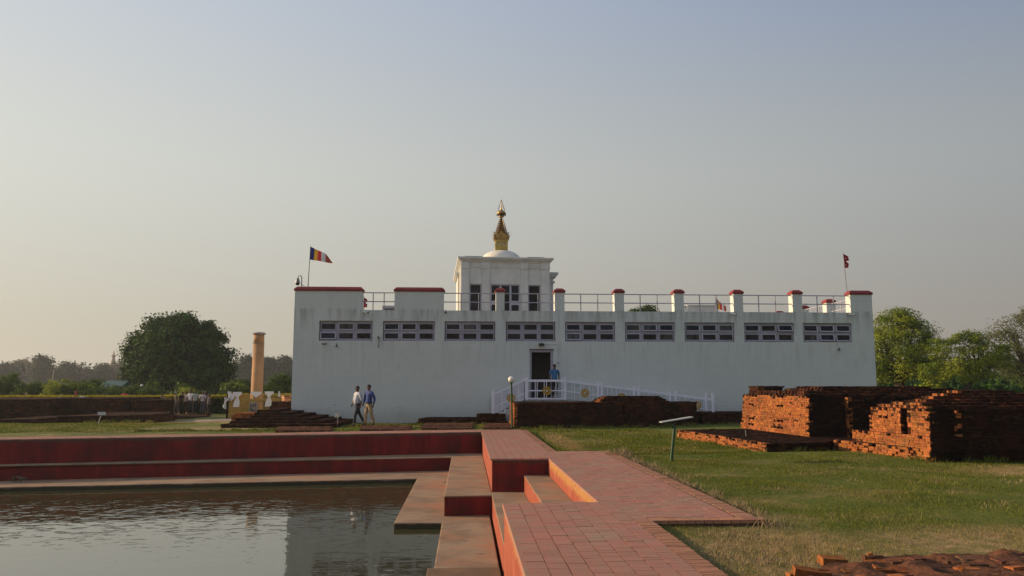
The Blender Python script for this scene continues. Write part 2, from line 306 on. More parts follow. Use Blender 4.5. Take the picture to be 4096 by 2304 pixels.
GOLDP = mat('yellow_gilt_panel', (.50, .36, .10), (.40, .27, .07), scale=3, rough=.5, metal=.2)
YEL = mat('yellow_wheel_paint', (.50, .30, .03), (.42, .24, .03), scale=8, rough=.5)
SAN = mat('tan_sandstone', (.41, .235, .11), (.31, .175, .085), scale=.9, rough=.8, bump=.004, bscale=10, c3=(.27, .16, .09), s3=.8, lo3=.55, hi3=.75, stretch=(1, 1, .5))
CLOTH = mat('white_cloth', (.72, .73, .76), rough=.8)
SKIN = mat('brown_skin', (.13, .065, .04), rough=.5)
HAIR = mat('black_hair', (.012, .010, .009), rough=.6)
BARK = mat('brown_bark', (.09, .06, .04), (.05, .035, .025), scale=6, rough=.95, bump=.02, bscale=14)
BARE = mat('pale_bare_twigs', (.26, .20, .15), rough=.9)
GREENP = mat('green_pole_paint', (.015, .06, .03), rough=.4)
LEAFD = leafmat('dark_glossy_leaves', (.050, .115, .014), (.010, .032, .005), trans=.2, s=.9)
LEAFL = leafmat('light_feathery_leaves', (.26, .30, .03), (.10, .15, .020), trans=.33)
LEAFO = leafmat('olive_thin_leaves', (.14, .15, .05), (.09, .10, .04), trans=.35)
LEAFM = leafmat('mid_green_leaves', (.085, .135, .022), (.045, .085, .016), trans=.35)
LEAFF = leafmat('far_green_leaves', (.04, .065, .026), (.028, .048, .02), trans=.25)
HEDGE = leafmat('hedge_green_leaves', (.03, .06, .015), (.02, .04, .012), trans=.2)
HEDY = leafmat('hedge_yellow_leaves', (.42, .34, .015), (.30, .27, .02), trans=.3)

# ------------------------------------------------------------------ ground
def sm(a, b, x): t = np.clip((x - a) / (b - a), 0, 1); return t * t * (3 - 2 * t)
def gz(x, y):
    x = np.asarray(x, float); y = np.asarray(y, float)
    z = -.07 + .02 * np.sin(x * 1.3 + y * .7) * np.sin(y * .9)
    z = z + .09 * np.exp(-((x - 9.2) ** 2 / 2.2 + (y - 18.8) ** 2 / 3.5))
    z = z - .43 * sm(34, 50, y) * sm(4, -3, x) - .35 * sm(50, 90, y) * sm(-3, 4, x)
    z = np.where((y < 20.3) & (x < 4.4) & (x > 1.8), np.minimum(z, -.06), z)
    return z
def GZ(x, y): return float(gz(x, y))
# pool edge corners
FW_L, FW_R = P(-700, 1753, 0), Vector((.61, 28.65, 0))     # far wall top line
def far_wall_y(x, off=0): return FW_R.y + (x - FW_R.x) * (FW_R.y - P(0, 1747, 0).y) / (FW_R.x - P(0, 1747, 0).x) + off
def pool_mask(x, y):
    a = (x < 1.6) & (y < 28.6 + (x - .61) * .215 + .45) & (x > -30) & (y > 3.2) & ~((x > .80) & ((y > 18.5) | (y < 11.2)))
    return a | ((x > 0) & (x < 2.1) & (y > 11.3) & (y < 18.4))
def ground_mesh():
    xs = np.concatenate([-np.geomspace(31, 1400, 26)[::-1], np.arange(-30, 26, .25), np.geomspace(26.5, 1400, 26)])
    ys = np.concatenate([-np.geomspace(5, 300, 12)[::-1], np.arange(-4, 62, .25), np.geomspace(62.5, 1500, 40)])
    X, Y = np.meshgrid(xs, ys); Z = gz(X, Y); Z = np.where(pool_mask(X, Y), -1.75, Z)
    under = (X > .2) & (X < 2.0) & (Y < 30.2) & (Y > -2) | (X > 2.0) & (X < 3.3) & (Y > 10.3) & (Y < 19.8)
    Z = np.where(under & ~pool_mask(X, Y), -.35, Z)
    Z = np.where((X < 1) & (X > -30) & (Y > 20) & ~pool_mask(X, Y) & (Y < 28.6 + (X - .61) * .215 + 1.1), -.35, Z)
    v = np.stack([X.ravel(), Y.ravel(), Z.ravel()], 1); nx = len(xs); ny = len(ys)
    i = (np.arange(ny - 1)[:, None] * nx + np.arange(nx - 1)[None]).ravel()
    return v, np.stack([i, i + 1, i + nx + 1, i + nx], 1)
def grassmat(name, blade=False):
    m = bpy.data.materials.new(name); m.use_nodes = True; t = m.node_tree; n = t.nodes.new; l = t.links.new
    p = t.nodes['Principled BSDF']; p.inputs['Roughness'].default_value = .85; p.inputs['Specular IOR Level'].default_value = .15
    ge = n('ShaderNodeNewGeometry'); pos = ge.outputs['Position']
    def noise(s, d=5, r=.6):
        x = n('ShaderNodeTexNoise'); x.inputs['Scale'].default_value = s; x.inputs['Detail'].default_value = d; x.inputs['Roughness'].default_value = r; l(pos, x.inputs['Vector']); return x.outputs['Fac']
    def rng_(src, a, b, c=0, d=1):
        x = n('ShaderNodeMapRange'); x.inputs['From Min'].default_value = a; x.inputs['From Max'].default_value = b; x.inputs['To Min'].default_value = c; x.inputs['To Max'].default_value = d; l(src, x.inputs['Value']); return x.outputs[0]
    def mixc(f, A, B):
        x = n('ShaderNodeMix'); x.data_type = 'RGBA'
        l(f, x.inputs['Factor'])
        for k, c in (('A', A), ('B', B)):
            if isinstance(c, tuple): x.inputs[k].default_value = (*c, 1)
            else: l(c, x.inputs[k])
        return x.outputs['Result']
    k = 2.1 if blade else 1.8
    g = mixc(rng_(noise(.9), .35, .65), (.064 * k, .074 * k, .010 * k), (.112 * k, .110 * k, .017 * k))
    g = mixc(rng_(noise(14, 6, .7), .35, .7), (.030 * k, .048 * k, .006 * k), g)
    # dry straw patches: two broad worn areas plus scattered ones
    def blob(cx, cy, rx, ry):
        a = n('ShaderNodeVectorMath'); a.operation = 'SUBTRACT'; a.inputs[1].default_value = (cx, cy, 0); l(pos, a.inputs[0])
        b = n('ShaderNodeVectorMath'); b.operation = 'MULTIPLY'; b.inputs[1].default_value = (1 / rx, 1 / ry, 0); l(a.outputs[0], b.inputs[0])
        c = n('ShaderNodeVectorMath'); c.operation = 'LENGTH'; l(b.outputs[0], c.inputs[0]); return rng_(c.outputs['Value'], 1.15, .55)
    def mx_(a, b):
        x = n('ShaderNodeMath'); x.operation = 'MAXIMUM'; l(a, x.inputs[0]); l(b, x.inputs[1]); return x.outputs[0]
    d = mx_(blob(3.4, 8.2, 1.4, 1.9), blob(6.4, 8.6, 2.6, 1.1))
    d = mx_(d, blob(11.8, 15.6, 2.0, 1.1)); d = mx_(d, blob(3.0, 25, .5, 5)); d = mx_(d, blob(-9.5, 33, 4, 1.4)); d = mx_(d, blob(-14, 41, 5, 1.5)); d = mx_(d, blob(-13, 47, 5, 5))
    d = mx_(d, rng_(noise(.6, 5), .50, .66, 0, .65))
    nm = rng_(noise(5, 6, .75), .30, .62)
    mm = n('ShaderNodeMath'); mm.operation = 'MULTIPLY'; l(d, mm.inputs[0]); l(nm, mm.inputs[1])
    dry = mixc(rng_(noise(9, 5), .35, .65), (.14 * k, .096 * k, .048 * k), (.215 * k, .150 * k, .075 * k))
    col = mixc(mm.outputs[0], g, dry)
    if blade:
        r = n('ShaderNodeMapRange'); r.inputs['To Min'].default_value = .55; r.inputs['To Max'].default_value = 1.6; l(ge.outputs['Random Per Island'], r.inputs['Value'])
        hs = n('ShaderNodeHueSaturation'); l(r.outputs[0], hs.inputs['Value']); l(col, hs.inputs['Color']); col = hs.outputs[0]
        rr = n('ShaderNodeMapRange'); rr.inputs['From Min'].default_value = .90; rr.inputs['From Max'].default_value = .91; rr.inputs['To Max'].default_value = .7; l(ge.outputs['Random Per Island'], rr.inputs['Value'])
        col = mixc(rr.outputs[0], col, (.22, .17, .08))
        l(col, p.inputs['Base Color'])
        tr = n('ShaderNodeBsdfTranslucent'); l(col, tr.inputs[0]); ms = n('ShaderNodeMixShader'); ms.inputs[0].default_value = .3
        l(p.outputs[0], ms.inputs[1]); l(tr.outputs[0], ms.inputs[2]); l(ms.outputs[0], t.nodes['Material Output'].inputs[0])
    else:
        l(col, p.inputs['Base Color'])
        b = n('ShaderNodeBump'); b.inputs['Strength'].default_value = 1; b.inputs['Distance'].default_value = .04; l(noise(22, 6, .7), b.inputs['Height']); l(b.outputs[0], p.inputs['Normal'])
    return m
GR = grassmat('lawn_ground'); GRB = grassmat('grass_blades', True)
v, q = ground_mesh(); tag(npmesh('ground', v, q, GR), kind='structure')
SANDP = mat('pale_sand_path', (.27, .22, .16), (.22, .175, .12), scale=.8, rough=.95, bump=.01, bscale=10)
def sheet(name, pts, m, dz=.012, n=24):     # strip following the terrain: pts = pairs (left, right)
    V = []; Fc = []
    for i, (a, b) in enumerate(pts):
        for k in range(n + 1):
            t = k / n; x = a[0] + (b[0] - a[0]) * t; y = a[1] + (b[1] - a[1]) * t; V.append((x, y, GZ(x, y) + dz))
        if i:
            for k in range(n): s = (i - 1) * (n + 1) + k; Fc.append((s, s + 1, s + n + 2, s + n + 1))
    mb = MB(); mb.add(V, Fc); return mb.build(name, m)
def strip(a, b, c, d, k=12): return [((a[0] + (c[0] - a[0]) * i / k, a[1] + (c[1] - a[1]) * i / k), (b[0] + (d[0] - b[0]) * i / k, b[1] + (d[1] - b[1]) * i / k)) for i in range(k + 1)]
tag(sheet('path', strip((-21.5, 41.5), (-21, 42.6), (-17.5, 47), (-17, 50.5)) + strip((-17.5, 47), (-17, 50.5), (-12.5, 50.3), (-13.5, 57))[1:], SANDP), kind='structure')

# ------------------------------------------------------------------ brick pieces
def brick_mesh(i, m):
    rr = random.Random(i * 31 + len(m.name)); v = []
    if m.name in ('red_oxide_paving', 'worn_border_paving'):
        for z in (-.5, .5):
            for x, y in ((-.5, -.5), (.5, -.5), (.5, .5), (-.5, .5)): v.append((x * (1 - rr.uniform(0, .012)), y * (1 - rr.uniform(0, .012)), z * (1 - rr.uniform(0, .03))))
        return np.array(v)
    for x in (-.5, -.18, .18, .5):
        e = .09 if abs(x) == .5 else .02
        for y, z in ((-.5, -.5), (.5, -.5), (.5, .5), (-.5, .5)):
            v.append((x * (1 - rr.uniform(0, .06)), y * (1 - rr.uniform(0, .10) - e * rr.random()), z * (1 - rr.uniform(0, .05) - e * .8 * rr.random())))
    return np.array(v)
BFB = np.array([(0, 3, 2, 1), (4, 5, 6, 7), (0, 1, 5, 4), (1, 2, 6, 5), (2, 3, 7, 6), (3, 0, 4, 7)])
BFR = np.array([(0, 3, 2, 1), (12, 13, 14, 15)] + [(a + k, a + (k + 1) % 4, a + 4 + (k + 1) % 4, a + 4 + k) for a in (0, 4, 8) for k in range(4)])
_variants = {}
def variants(m):
    if m.name not in _variants:
        out = []
        for i in range(6):
            V = brick_mesh(i, m); BF = BFB if len(V) == 8 else BFR; me = bpy.data.meshes.new('brick'); me.from_pydata([tuple(a) for a in V], [], [tuple(f) for f in BF]); me.materials.append(m); out.append((V, me))
        _variants[m.name] = out
    return _variants[m.name]
class Bricks:
    """bricks of one thing: the ones that show largest become parts, the rest one joined part"""
    def __init__(s, name='brick'): s.b = []; s.name = name
    def add(s, c, rz, size, m, vis=1.0, rx=0, ry=0): s.b.append((tuple(c), rz, size, m, vis, rx, ry))
    def finish(s, parent, limit=300, origin=Vector((0, 0, 0)), kindless=False):
        cam0 = Vector((0, 0, CH)); al = Vector((-.4, 2, 0))
        def score(b):
            d = (Vector(b[0]) - cam0).length
            inview = 1 if abs((Q(2048, 1152, max(b[0][1], .1)).x - b[0][0])) < .70 * max(b[0][1], .1) and b[0][1] > (5.4) else .01
            return b[4] * max(b[2][0], b[2][1]) / d * inview
        s.b.sort(key=score, reverse=True); rest = {}
        for i, (c, rz, sz, m, vis, rx, ry) in enumerate(s.b):
            V, me = variants(m)[random.randrange(6)]
            M = Matrix.Translation(Vector(c)) @ Matrix.Rotation(rz, 4, 'Z') @ Matrix.Rotation(ry, 4, 'Y') @ Matrix.Rotation(rx, 4, 'X') @ Matrix.Diagonal((*sz, 1))
            if i < limit:
                o = bpy.data.objects.new(s.name, me); C.objects.link(o); o.parent = parent; o.matrix_local = Matrix.Translation(-origin) @ M
            else:
                Mn = np.array(M); rest.setdefault(m.name, [m, []])[1].append(V @ Mn[:3, :3].T + Mn[:3, 3] - np.array(origin))
        for m, L_ in rest.values():
            A = np.concatenate(L_); k = len(L_)
            nv = len(L_[0]); BF = BFB if nv == 8 else BFR; f = (BF[None] + nv * np.arange(k)[:, None, None]).reshape(-1, 4)
            o = npmesh('distant_bricks', A, f, m, parent); o['kind'] = 'stuff'
def wallface(B, a, b, z0, z1, m, depth=.12, L_=.21, H=.060, jit=.008, skip=0, vis=1, mort=.005, rough=1.0, top_skip=0.0, out_=None):
    """courses of bricks along a->b, outer face on the right hand side of a->b; slightly proud / uneven"""
    a = Vector((a[0], a[1])); b = Vector((b[0], b[1])); d = (b - a); ln = d.length; d.normalize(); nrm = Vector((d.y, -d.x)); rz = math.atan2(d.y, d.x)
    nc = max(1, round((z1 - z0) / H)); h = (z1 - z0) / nc
    for c in range(nc):
        co = random.gauss(0, .003) * rough
        x = -random.uniform(0, L_) if c % 2 else -random.uniform(0, L_ * .4)
        while x < ln:
            l_ = random.choice((L_, L_, L_ * .55, L_ * .8)) * random.uniform(.9, 1.1); x0 = max(x, 0); x1 = min(x + l_, ln); x += l_
            if x1 - x0 < .05: continue
            if random.random() < skip or (c == nc - 1 and random.random() < top_skip): continue
            pr = random.gauss(0, jit) * rough + co
            ce = a + d * ((x0 + x1) / 2) - nrm * (depth / 2 - pr)
            B.add((ce.x, ce.y, z0 + h * (c + .5) + random.gauss(0, .002)), rz + random.gauss(0, .015) * rough, (x1 - x0 - mort, depth, h - mort * .6 + random.uniform(-.003, .003)), m, vis,
                  random.gauss(0, .02) * rough, random.gauss(0, .012) * rough)
def topbricks(B, poly_fn, x0, x1, y0, y1, z, m, rz=0, L_=.24, W=.125, T=.06, vis=.4, jit=.004, skip=0.05):
    y = y0; k = 0
    while y < y1:
        x = x0 - (L_ / 2 if k % 2 else 0)
        while x < x1:
            if poly_fn(x + L_ / 2, y + W / 2) and random.random() > skip:
                B.add((x + L_ / 2, y + W / 2, z - T / 2 + random.gauss(0, jit)), rz + random.gauss(0, .02), (L_ - .01, W - .01, T), m, vis, random.gauss(0, .02), random.gauss(0, .02))
            x += L_
        y += W; k += 1
def inpoly(poly):
    n = len(poly)
    def f(x, y):
        c = False; j = n - 1
        for i in range(n):
            xi, yi = poly[i][0], poly[i][1]; xj, yj = poly[j][0], poly[j][1]
            if (yi > y) != (yj > y) and x < (xj - xi) * (y - yi) / (yj - yi) + xi: c = not c
            j = i
        return c
    return f
def shrink(poly, d):
    c = Vector((sum(p[0] for p in poly) / len(poly), sum(p[1] for p in poly) / len(poly))); r = []
    n = len(poly)
    for i in range(n):
        p0, p1, p2 = Vector(poly[i - 1][:2]), Vector(poly[i][:2]), Vector(poly[(i + 1) % n][:2])
        d1 = (p1 - p0).normalized(); d2 = (p2 - p1).normalized(); n1 = Vector((-d1.y, d1.x)); n2 = Vector((-d2.y, d2.x)); bi = (n1 + n2)
        bi = bi / max(.3, bi.length_squared) * 2 if bi.length > .01 else n1
        r.append(tuple(p1 + bi * (d / 2) * 1.0))
    return r
def tiers(B, core, poly, z, levels, m, m_left=None, setb=.14, fronts=(0, 3), skip=.02, topskip=.1, rough=1.0, H=.060, fill=True, jit=.005, inset=.024):
    """stepped brick mass. poly counter-clockwise: edge 0 = front (towards camera), last edge = left side"""
    for (h, sb) in levels:
        n = len(poly)
        core.prism(shrink(poly, inset), z - .01, z + h - .012)
        for i in range(n):
            a, b = poly[i], poly[(i + 1) % n]
            mm = m_left if (m_left and i == n - 1) else m
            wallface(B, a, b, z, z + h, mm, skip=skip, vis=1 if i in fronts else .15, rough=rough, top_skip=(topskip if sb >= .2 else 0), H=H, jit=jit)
        z += h
        if fill:
            xs = [p[0] for p in poly]; ys = [p[1] for p in poly]; inner = inpoly(shrink(poly, .10)); 
            nxt = inpoly(shrink(poly, max(sb, .0) + .12)) if sb < 5 else (lambda x, y: False)
            last = sb >= 5
            topbricks(B, (lambda x, y: inner(x, y) and (last or not nxt(x, y))), min(xs), max(xs), min(ys), max(ys), z + .004, m, vis=.35)
        if sb < 5: poly = shrink(poly, sb)
    return z

# ------------------------------------------------------------------ pool, walls, shelves and paving
ZS1, ZS2, ZW = -.74, -1.17, -1.29
POOLY0 = 3.2
def fy(x, base, k=.215): return base + (x - .61) * k
XL = -30
mb = MB()   # main wall round the tank (red faces)
mb.prism([(XL, fy(XL, 28.65)), (.61, 28.65), (.61, 30.0), (XL, fy(XL, 30.0))], -1.7, -.035)                       # far wall body
mb.box(.61, 2.28, 18.24, 29.99, -1.7, -.035)                                                                       # side wall, far half
mb.box(1.90, 2.28, 11.45, 18.235, -1.7, -.036)
mb.box(.56, 2.27, 3.0, 11.45, -1.7, -.035)                                                                         # near block
mb.box(-6, .555, -2, 3.2, -1.7, -.035)
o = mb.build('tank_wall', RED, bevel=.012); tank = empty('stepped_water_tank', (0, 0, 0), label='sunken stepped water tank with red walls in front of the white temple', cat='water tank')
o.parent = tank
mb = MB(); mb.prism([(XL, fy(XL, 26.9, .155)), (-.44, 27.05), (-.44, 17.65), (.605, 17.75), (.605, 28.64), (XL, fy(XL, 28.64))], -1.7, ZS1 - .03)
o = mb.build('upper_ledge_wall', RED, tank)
def slabtop(name, poly, z, m, t=.035, over=.0, bev=.018):
    mb = MB(); mb.prism(poly, z - t, z); return mb.build(name, m, tank, bevel=bev)
slabtop('upper_ledge', [(XL, fy(XL, 26.9, .155) - .01), (-.45, 27.04), (-.45, 17.64), (.604, 17.74), (.604, 28.635), (XL, fy(XL, 28.635))], ZS1, CONC)
mb = MB(); mb.prism([(XL, fy(XL, 24.95, .12)), (-1.46, 24.7), (-1.46, 16.86), (-.47, 16.84), (-.47, POOLY0), (.553, POOLY0), (.553, 17.6), (-.2, 27.0), (XL, fy(XL, 26.95, .155) + .2)], ZW - .5, ZS2)
mb.build('lower_ledge', CONC, tank, bevel=.02)
mb = MB(); mb.box(-.56, .548, POOLY0, 12.55, ZS2 - .2, ZS2 + .045); mb.build('lower_ledge_slab', mat('brown_stained_slab', (.20, .115, .06), (.13, .08, .045), scale=2, rough=.9, bump=.006, bscale=20), tank, bevel=.015)
# recess steps
mb = MB(); mb.box(.60, 1.897, 11.455, 18.232, -1.7, ZS1 - .035); mb.build('recess_base_wall', RED, tank)
mb = MB(); mb.box(.597, 1.34, 11.456, 18.231, ZS1 - .035, ZS1 + .0); mb.build('recess_floor', CONC, tank, bevel=.008)
mb = MB(); mb.box(1.34, 1.898, 11.457, 18.23, ZS1 - .034, -.40); mb.build('recess_step_wall', RED, tank)
mb = MB(); mb.box(1.338, 1.897, 11.458, 18.229, -.40, -.37); mb.build('recess_step', CONC, tank, bevel=.008)
# kerb rims along the top of the walls
def paving():
    B = Bricks('paving_brick'); x0, x1 = .575, 2.03
    base = MB()
    def inpave(x, y):
        if .56 < x < 2.28 and 3 < y < 11.45: return True
        if 1.90 < x < 3.66 and 9.85 < y < 20.0: return True
        if .61 < x < 2.28 and 18.24 < y < 30: return True
        return False
    rp = .19
    for k in range(-1, 18):           # rows run away from the camera
        xa = .57 + k * rp
        y = 4.2 + random.uniform(0, .1)
        while y < 31.2:
            l_ = .0985 if y < 16 else .197
            xc, yc = xa + rp / 2, y + l_ / 2
            if inpave(xc, yc) and not (xc > 2.06 and yc < 9.9) and not (xc > 3.44) and not (xc > 2.06 and yc > 20) and not (yc < 10.08 and xc > 2.27):
                B.add((xc, yc, -.02 + random.gauss(0, .0012)), random.gauss(0, .004), (rp - .006 - random.choice((0, 0, .004)), l_ + random.choice((.001, .001, .0, -.0015, -.004)), .04), PAVE, 1, random.gauss(0, .003), random.gauss(0, .003))
            y += l_
    for (xa, xb, ya, yb) in ((2.085, 2.31, 4.2, 9.86), (3.46, 3.69, 9.9, 20.0), (2.085, 2.31, 20.05, 29.95)):   # border of bricks laid crosswise
        y = ya
        while y < yb:
            l_ = .074; B.add(((xa + xb) / 2 + random.gauss(0, .004), y + l_ / 2, -.024 + random.gauss(0, .002)), random.gauss(0, .01), (xb - xa - .004, l_ - random.choice((.004, .006, .012)), .045), PAVB, 1, 0, random.gauss(0, .008)); y += l_
    x = 2.29
    while x < 3.66:
        B.add((x + .056, 9.97, -.024), random.gauss(0, .01), (.104, .22, .045), PAVB, 1); x += .1125
    x = 2.32
    while x < 3.6:
        B.add((x + .05, 20.1, -.024), random.gauss(0, .01), (.095, .22, .045), PAVB, 1); x += .104
    # far strip along the tank
    x = XL
    while x < .6:
        for r in range(8):
            yy = fy(x + .12, 28.72) + r * .19
            if r < (7 if x < -6 else 10): B.add((x + .12, yy + .09, -.02 + random.gauss(0, .002)), math.atan(.215), (.235, .183, .04), PAVE, 1)
        x += .242
    base.box(.585, 2.31, 3.05, 11.44, -.036, -.007); base.box(1.92, 3.68, 9.88, 20.18, -.5, -.008); base.box(.625, 2.32, 18.26, 30.05, -.034, -.009)
    base.prism([(XL, fy(XL, 28.67)), (.62, 28.67), (.62, 30.05), (XL, fy(XL, 30.05))], -.2, -.010)
    root = empty('brick_path', (0, 0, 0), label='red paved brick path running beside the tank towards the temple', cat='path'); root['kind'] = 'structure'
    base.build('sand_bed', SAND, root); B.finish(root)
    # painted cement rim at the tank's edge
    rim = MB(); rim.box(.535, .575, 3.2, 11.45, -.07, -.001); rim.build('edge_rim', PAVE, root)
paving()
# water
wm = bpy.data.materials.new('murky_water'); wm.use_nodes = True; t = wm.node_tree; n = t.nodes.new; l = t.links.new
p = t.nodes['Principled BSDF']; p.inputs['Base Color'].default_value = (.050, .050, .022, 1); p.inputs['Roughness'].default_value = .03; p.inputs['IOR'].default_value = 1.85
p.inputs['Specular IOR Level'].default_value = 1.0
ge = n('ShaderNodeNewGeometry'); mp = n('ShaderNodeMapping'); mp.inputs['Scale'].default_value = (1.0, 1.7, 1); l(ge.outputs['Position'], mp.inputs[0])
a = n('ShaderNodeTexNoise'); a.inputs['Scale'].default_value = 1.0; a.inputs['Detail'].default_value = 3; a.inputs['Distortion'].default_value = .6; l(mp.outputs[0], a.inputs['Vector'])
b = n('ShaderNodeTexNoise'); b.inputs['Scale'].default_value = 3.4; b.inputs['Detail'].default_value = 2; l(mp.outputs[0], b.inputs['Vector'])
g0 = n('ShaderNodeTexNoise'); g0.inputs['Scale'].default_value = .13; g0.inputs['Detail'].default_value = 2; l(ge.outputs['Position'], g0.inputs['Vector'])
# a breeze ruffles a broad band on the far left of the tank
vd = n('ShaderNodeVectorMath'); vd.operation = 'SUBTRACT'; vd.inputs[1].default_value = (-9.5, 18.6, 0); l(ge.outputs['Position'], vd.inputs[0])
ve = n('ShaderNodeVectorMath'); ve.operation = 'MULTIPLY'; ve.inputs[1].default_value = (1 / 9.0, 1 / 3.2, 0); l(vd.outputs[0], ve.inputs[0])
vl = n('ShaderNodeVectorMath'); vl.operation = 'LENGTH'; l(ve.outputs[0], vl.inputs[0])
mr = n('ShaderNodeMapRange'); mr.interpolation_type = 'SMOOTHSTEP'; mr.inputs['From Min'].default_value = 1.3; mr.inputs['From Max'].default_value = .2; mr.inputs['To Min'].default_value = .10; mr.inputs['To Max'].default_value = .6; l(vl.outputs['Value'], mr.inputs['Value'])
bp = n('ShaderNodeMapRange'); bp.interpolation_type = 'SMOOTHSTEP'; bp.inputs['From Min'].default_value = .50; bp.inputs['From Max'].default_value = .78; l(b.outputs['Fac'], bp.inputs['Value'])
mm = n('ShaderNodeMath'); mm.operation = 'MULTIPLY'; l(bp.outputs[0], mm.inputs[0]); l(mr.outputs[0], mm.inputs[1])
sc = n('ShaderNodeMath'); sc.operation = 'MULTIPLY_ADD'; sc.inputs[1].default_value = .22; l(a.outputs['Fac'], sc.inputs[0]); l(mm.outputs[0], sc.inputs[2])
bm = n('ShaderNodeBump'); bm.inputs['Strength'].default_value = 1; bm.inputs['Distance'].default_value = .016; l(sc.outputs[0], bm.inputs['Height']); l(bm.outputs[0], p.inputs['Normal'])
mb = MB(); mb.add([(XL, 3.3, ZW), (.5, 3.3, ZW), (.5, 27, ZW), (XL, 27, ZW)], [(0, 1, 2, 3)]); tag(mb.build('water', wm), kind='structure')

# ------------------------------------------------------------------ temple
FY = 38.0; TH = .5
def zx(px, py, Y=FY): q = Q(px, py, Y); return q.x, q.z
temple = empty('white_temple', Q(2330, 1675, FY), label='long white painted brick temple with a small tower and gilded spire on its roof', cat='temple')
TO = temple.location.copy(); temple.location = (0, 0, 0)
X0 = zx(1172, 1400)[0]; X1 = zx(3499, 1400)[0]; ZT = zx(2200, 1170)[1]; ZSL = zx(2200, 1244)[1]; YB = FY + 22
winpx = [(1276, 1490), (1531, 1739), (1778, 1981.5), (2023, 2222), (2261, 2461), (2500.5, 2700), (2739, 2939), (2977, 3177), (3212.5, 3408)]
ZW0 = zx(2300, 1366)[1]; ZW1 = zx(2300, 1287.5)[1]
wins = [(zx(a, 1325)[0], zx(b, 1325)[0]) for a, b in winpx]
door = (zx(2119, 1480)[0], zx(2214, 1480)[0], zx(2160, 1595)[1], zx(2160, 1400)[1])
def wallholes(name, x0, x1, z0, z1, y0, y1, holes, m, parent):
    xs = sorted({x0, x1, *[h[0] for h in holes], *[h[1] for h in holes]}); zs = sorted({z0, z1, *[h[2] for h in holes], *[h[3] for h in holes]})
    def solid(i, j):
        if i < 0 or j < 0 or i >= len(xs) - 1 or j >= len(zs) - 1: return False
        cx = (xs[i] + xs[i + 1]) / 2; cz = (zs[j] + zs[j + 1]) / 2
        return not any(h[0] < cx < h[1] and h[2] < cz < h[3] for h in holes)
    mb = MB()
    for i in range(len(xs) - 1):
        for j in range(len(zs) - 1):
            if not solid(i, j): continue
            a, b, c, d = xs[i], xs[i + 1], zs[j], zs[j + 1]
            mb.add([(a, y0, c), (b, y0, c), (b, y0, d), (a, y0, d)], [(0, 1, 2, 3)]); mb.add([(a, y1, c), (b, y1, c), (b, y1, d), (a, y1, d)], [(3, 2, 1, 0)])
            if not solid(i - 1, j): mb.add([(a, y0, c), (a, y1, c), (a, y1, d), (a, y0, d)], [(3, 2, 1, 0)])
            if not solid(i + 1, j): mb.add([(b, y0, c), (b, y1, c), (b, y1, d), (b, y0, d)], [(0, 1, 2, 3)])
            if not solid(i, j - 1): mb.add([(a, y0, c), (b, y0, c), (b, y1, c), (a, y1, c)], [(3, 2, 1, 0)])
            if not solid(i, j + 1): mb.add([(a, y0, d), (b, y0, d), (b, y1, d), (a, y1, d)], [(0, 1, 2, 3)])
    return mb.build(name, m, parent)
# solid stretches of the parapet, in photo columns
par = [(1172, 1449), (1578, 1775), (1984, 2018), (2219, 2258), (2458, 2496), (2697, 2735), (2934, 2972), (3170, 3208), (3401, 3499)]
parx = [(zx(a, 1200)[0] if a > 1172 else X0, zx(b, 1200)[0] if b < 3499 else X1) for a, b in par]
gaps = [(parx[i][1], parx[i + 1][0]) for i in range(len(parx) - 1)]
holes = [(a, b, ZW0, ZW1) for a, b in wins] + [(door[0], door[1], door[2], door[3])] + [(a, b, ZSL, ZT + .01) for a, b in gaps]
wallholes('front_wall', X0, X1, -.4, ZT, FY, FY + TH, holes, WALL, temple)
mb = MB(); mb.box(X0, X0 + TH, FY + TH, YB, -.9, ZSL); mb.box(X1 - TH, X1, FY + TH, YB, -.9, ZSL); mb.box(X0 + TH, X1 - TH, YB - TH, YB, -.9, ZSL)
# raised piers of the far sides
mb.build('side_wall', WALL, temple)
mb = MB(); mb.box(X0 + TH, X1 - TH, FY + TH, YB - TH, ZSL - .5, ZSL - .3); mb.build('roof', mat('roof_screed', (.3, .28, .25), (.22, .2, .18), rough=.9), temple)
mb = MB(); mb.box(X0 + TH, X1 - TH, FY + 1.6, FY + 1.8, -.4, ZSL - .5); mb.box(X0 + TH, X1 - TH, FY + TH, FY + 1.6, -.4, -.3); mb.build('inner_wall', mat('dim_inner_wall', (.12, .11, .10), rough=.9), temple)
def coping(x0, x1, y0, y1, z, parent=temple, h=.22, o=.05):
    mb = MB(); c = .13
    mb.add([(x0 - o, y0 - o, z), (x1 + o, y0 - o, z), (x1 + o, y1 + o, z), (x0 - o, y1 + o, z),
            (x0 - o, y0 - o, z + .10), (x1 + o, y0 - o, z + .10), (x1 + o, y1 + o, z + .10), (x0 - o, y1 + o, z + .10),
            (x0 - o + c, y0 - o + c, z + h), (x1 + o - c, y0 - o + c, z + h), (x1 + o - c, y1 + o - c, z + h), (x0 - o + c, y1 + o - c, z + h)],
           [(0, 3, 2, 1), (0, 1, 5, 4), (1, 2, 6, 5), (2, 3, 7, 6), (3, 0, 4, 7), (4, 5, 9, 8), (5, 6, 10, 9), (6, 7, 11, 10), (7, 4, 8, 11), (8, 9, 10, 11)])
    return mb.build('coping', CAP, parent, bevel=.02)
for a, b in parx: coping(a, b, FY, FY + TH, ZT)
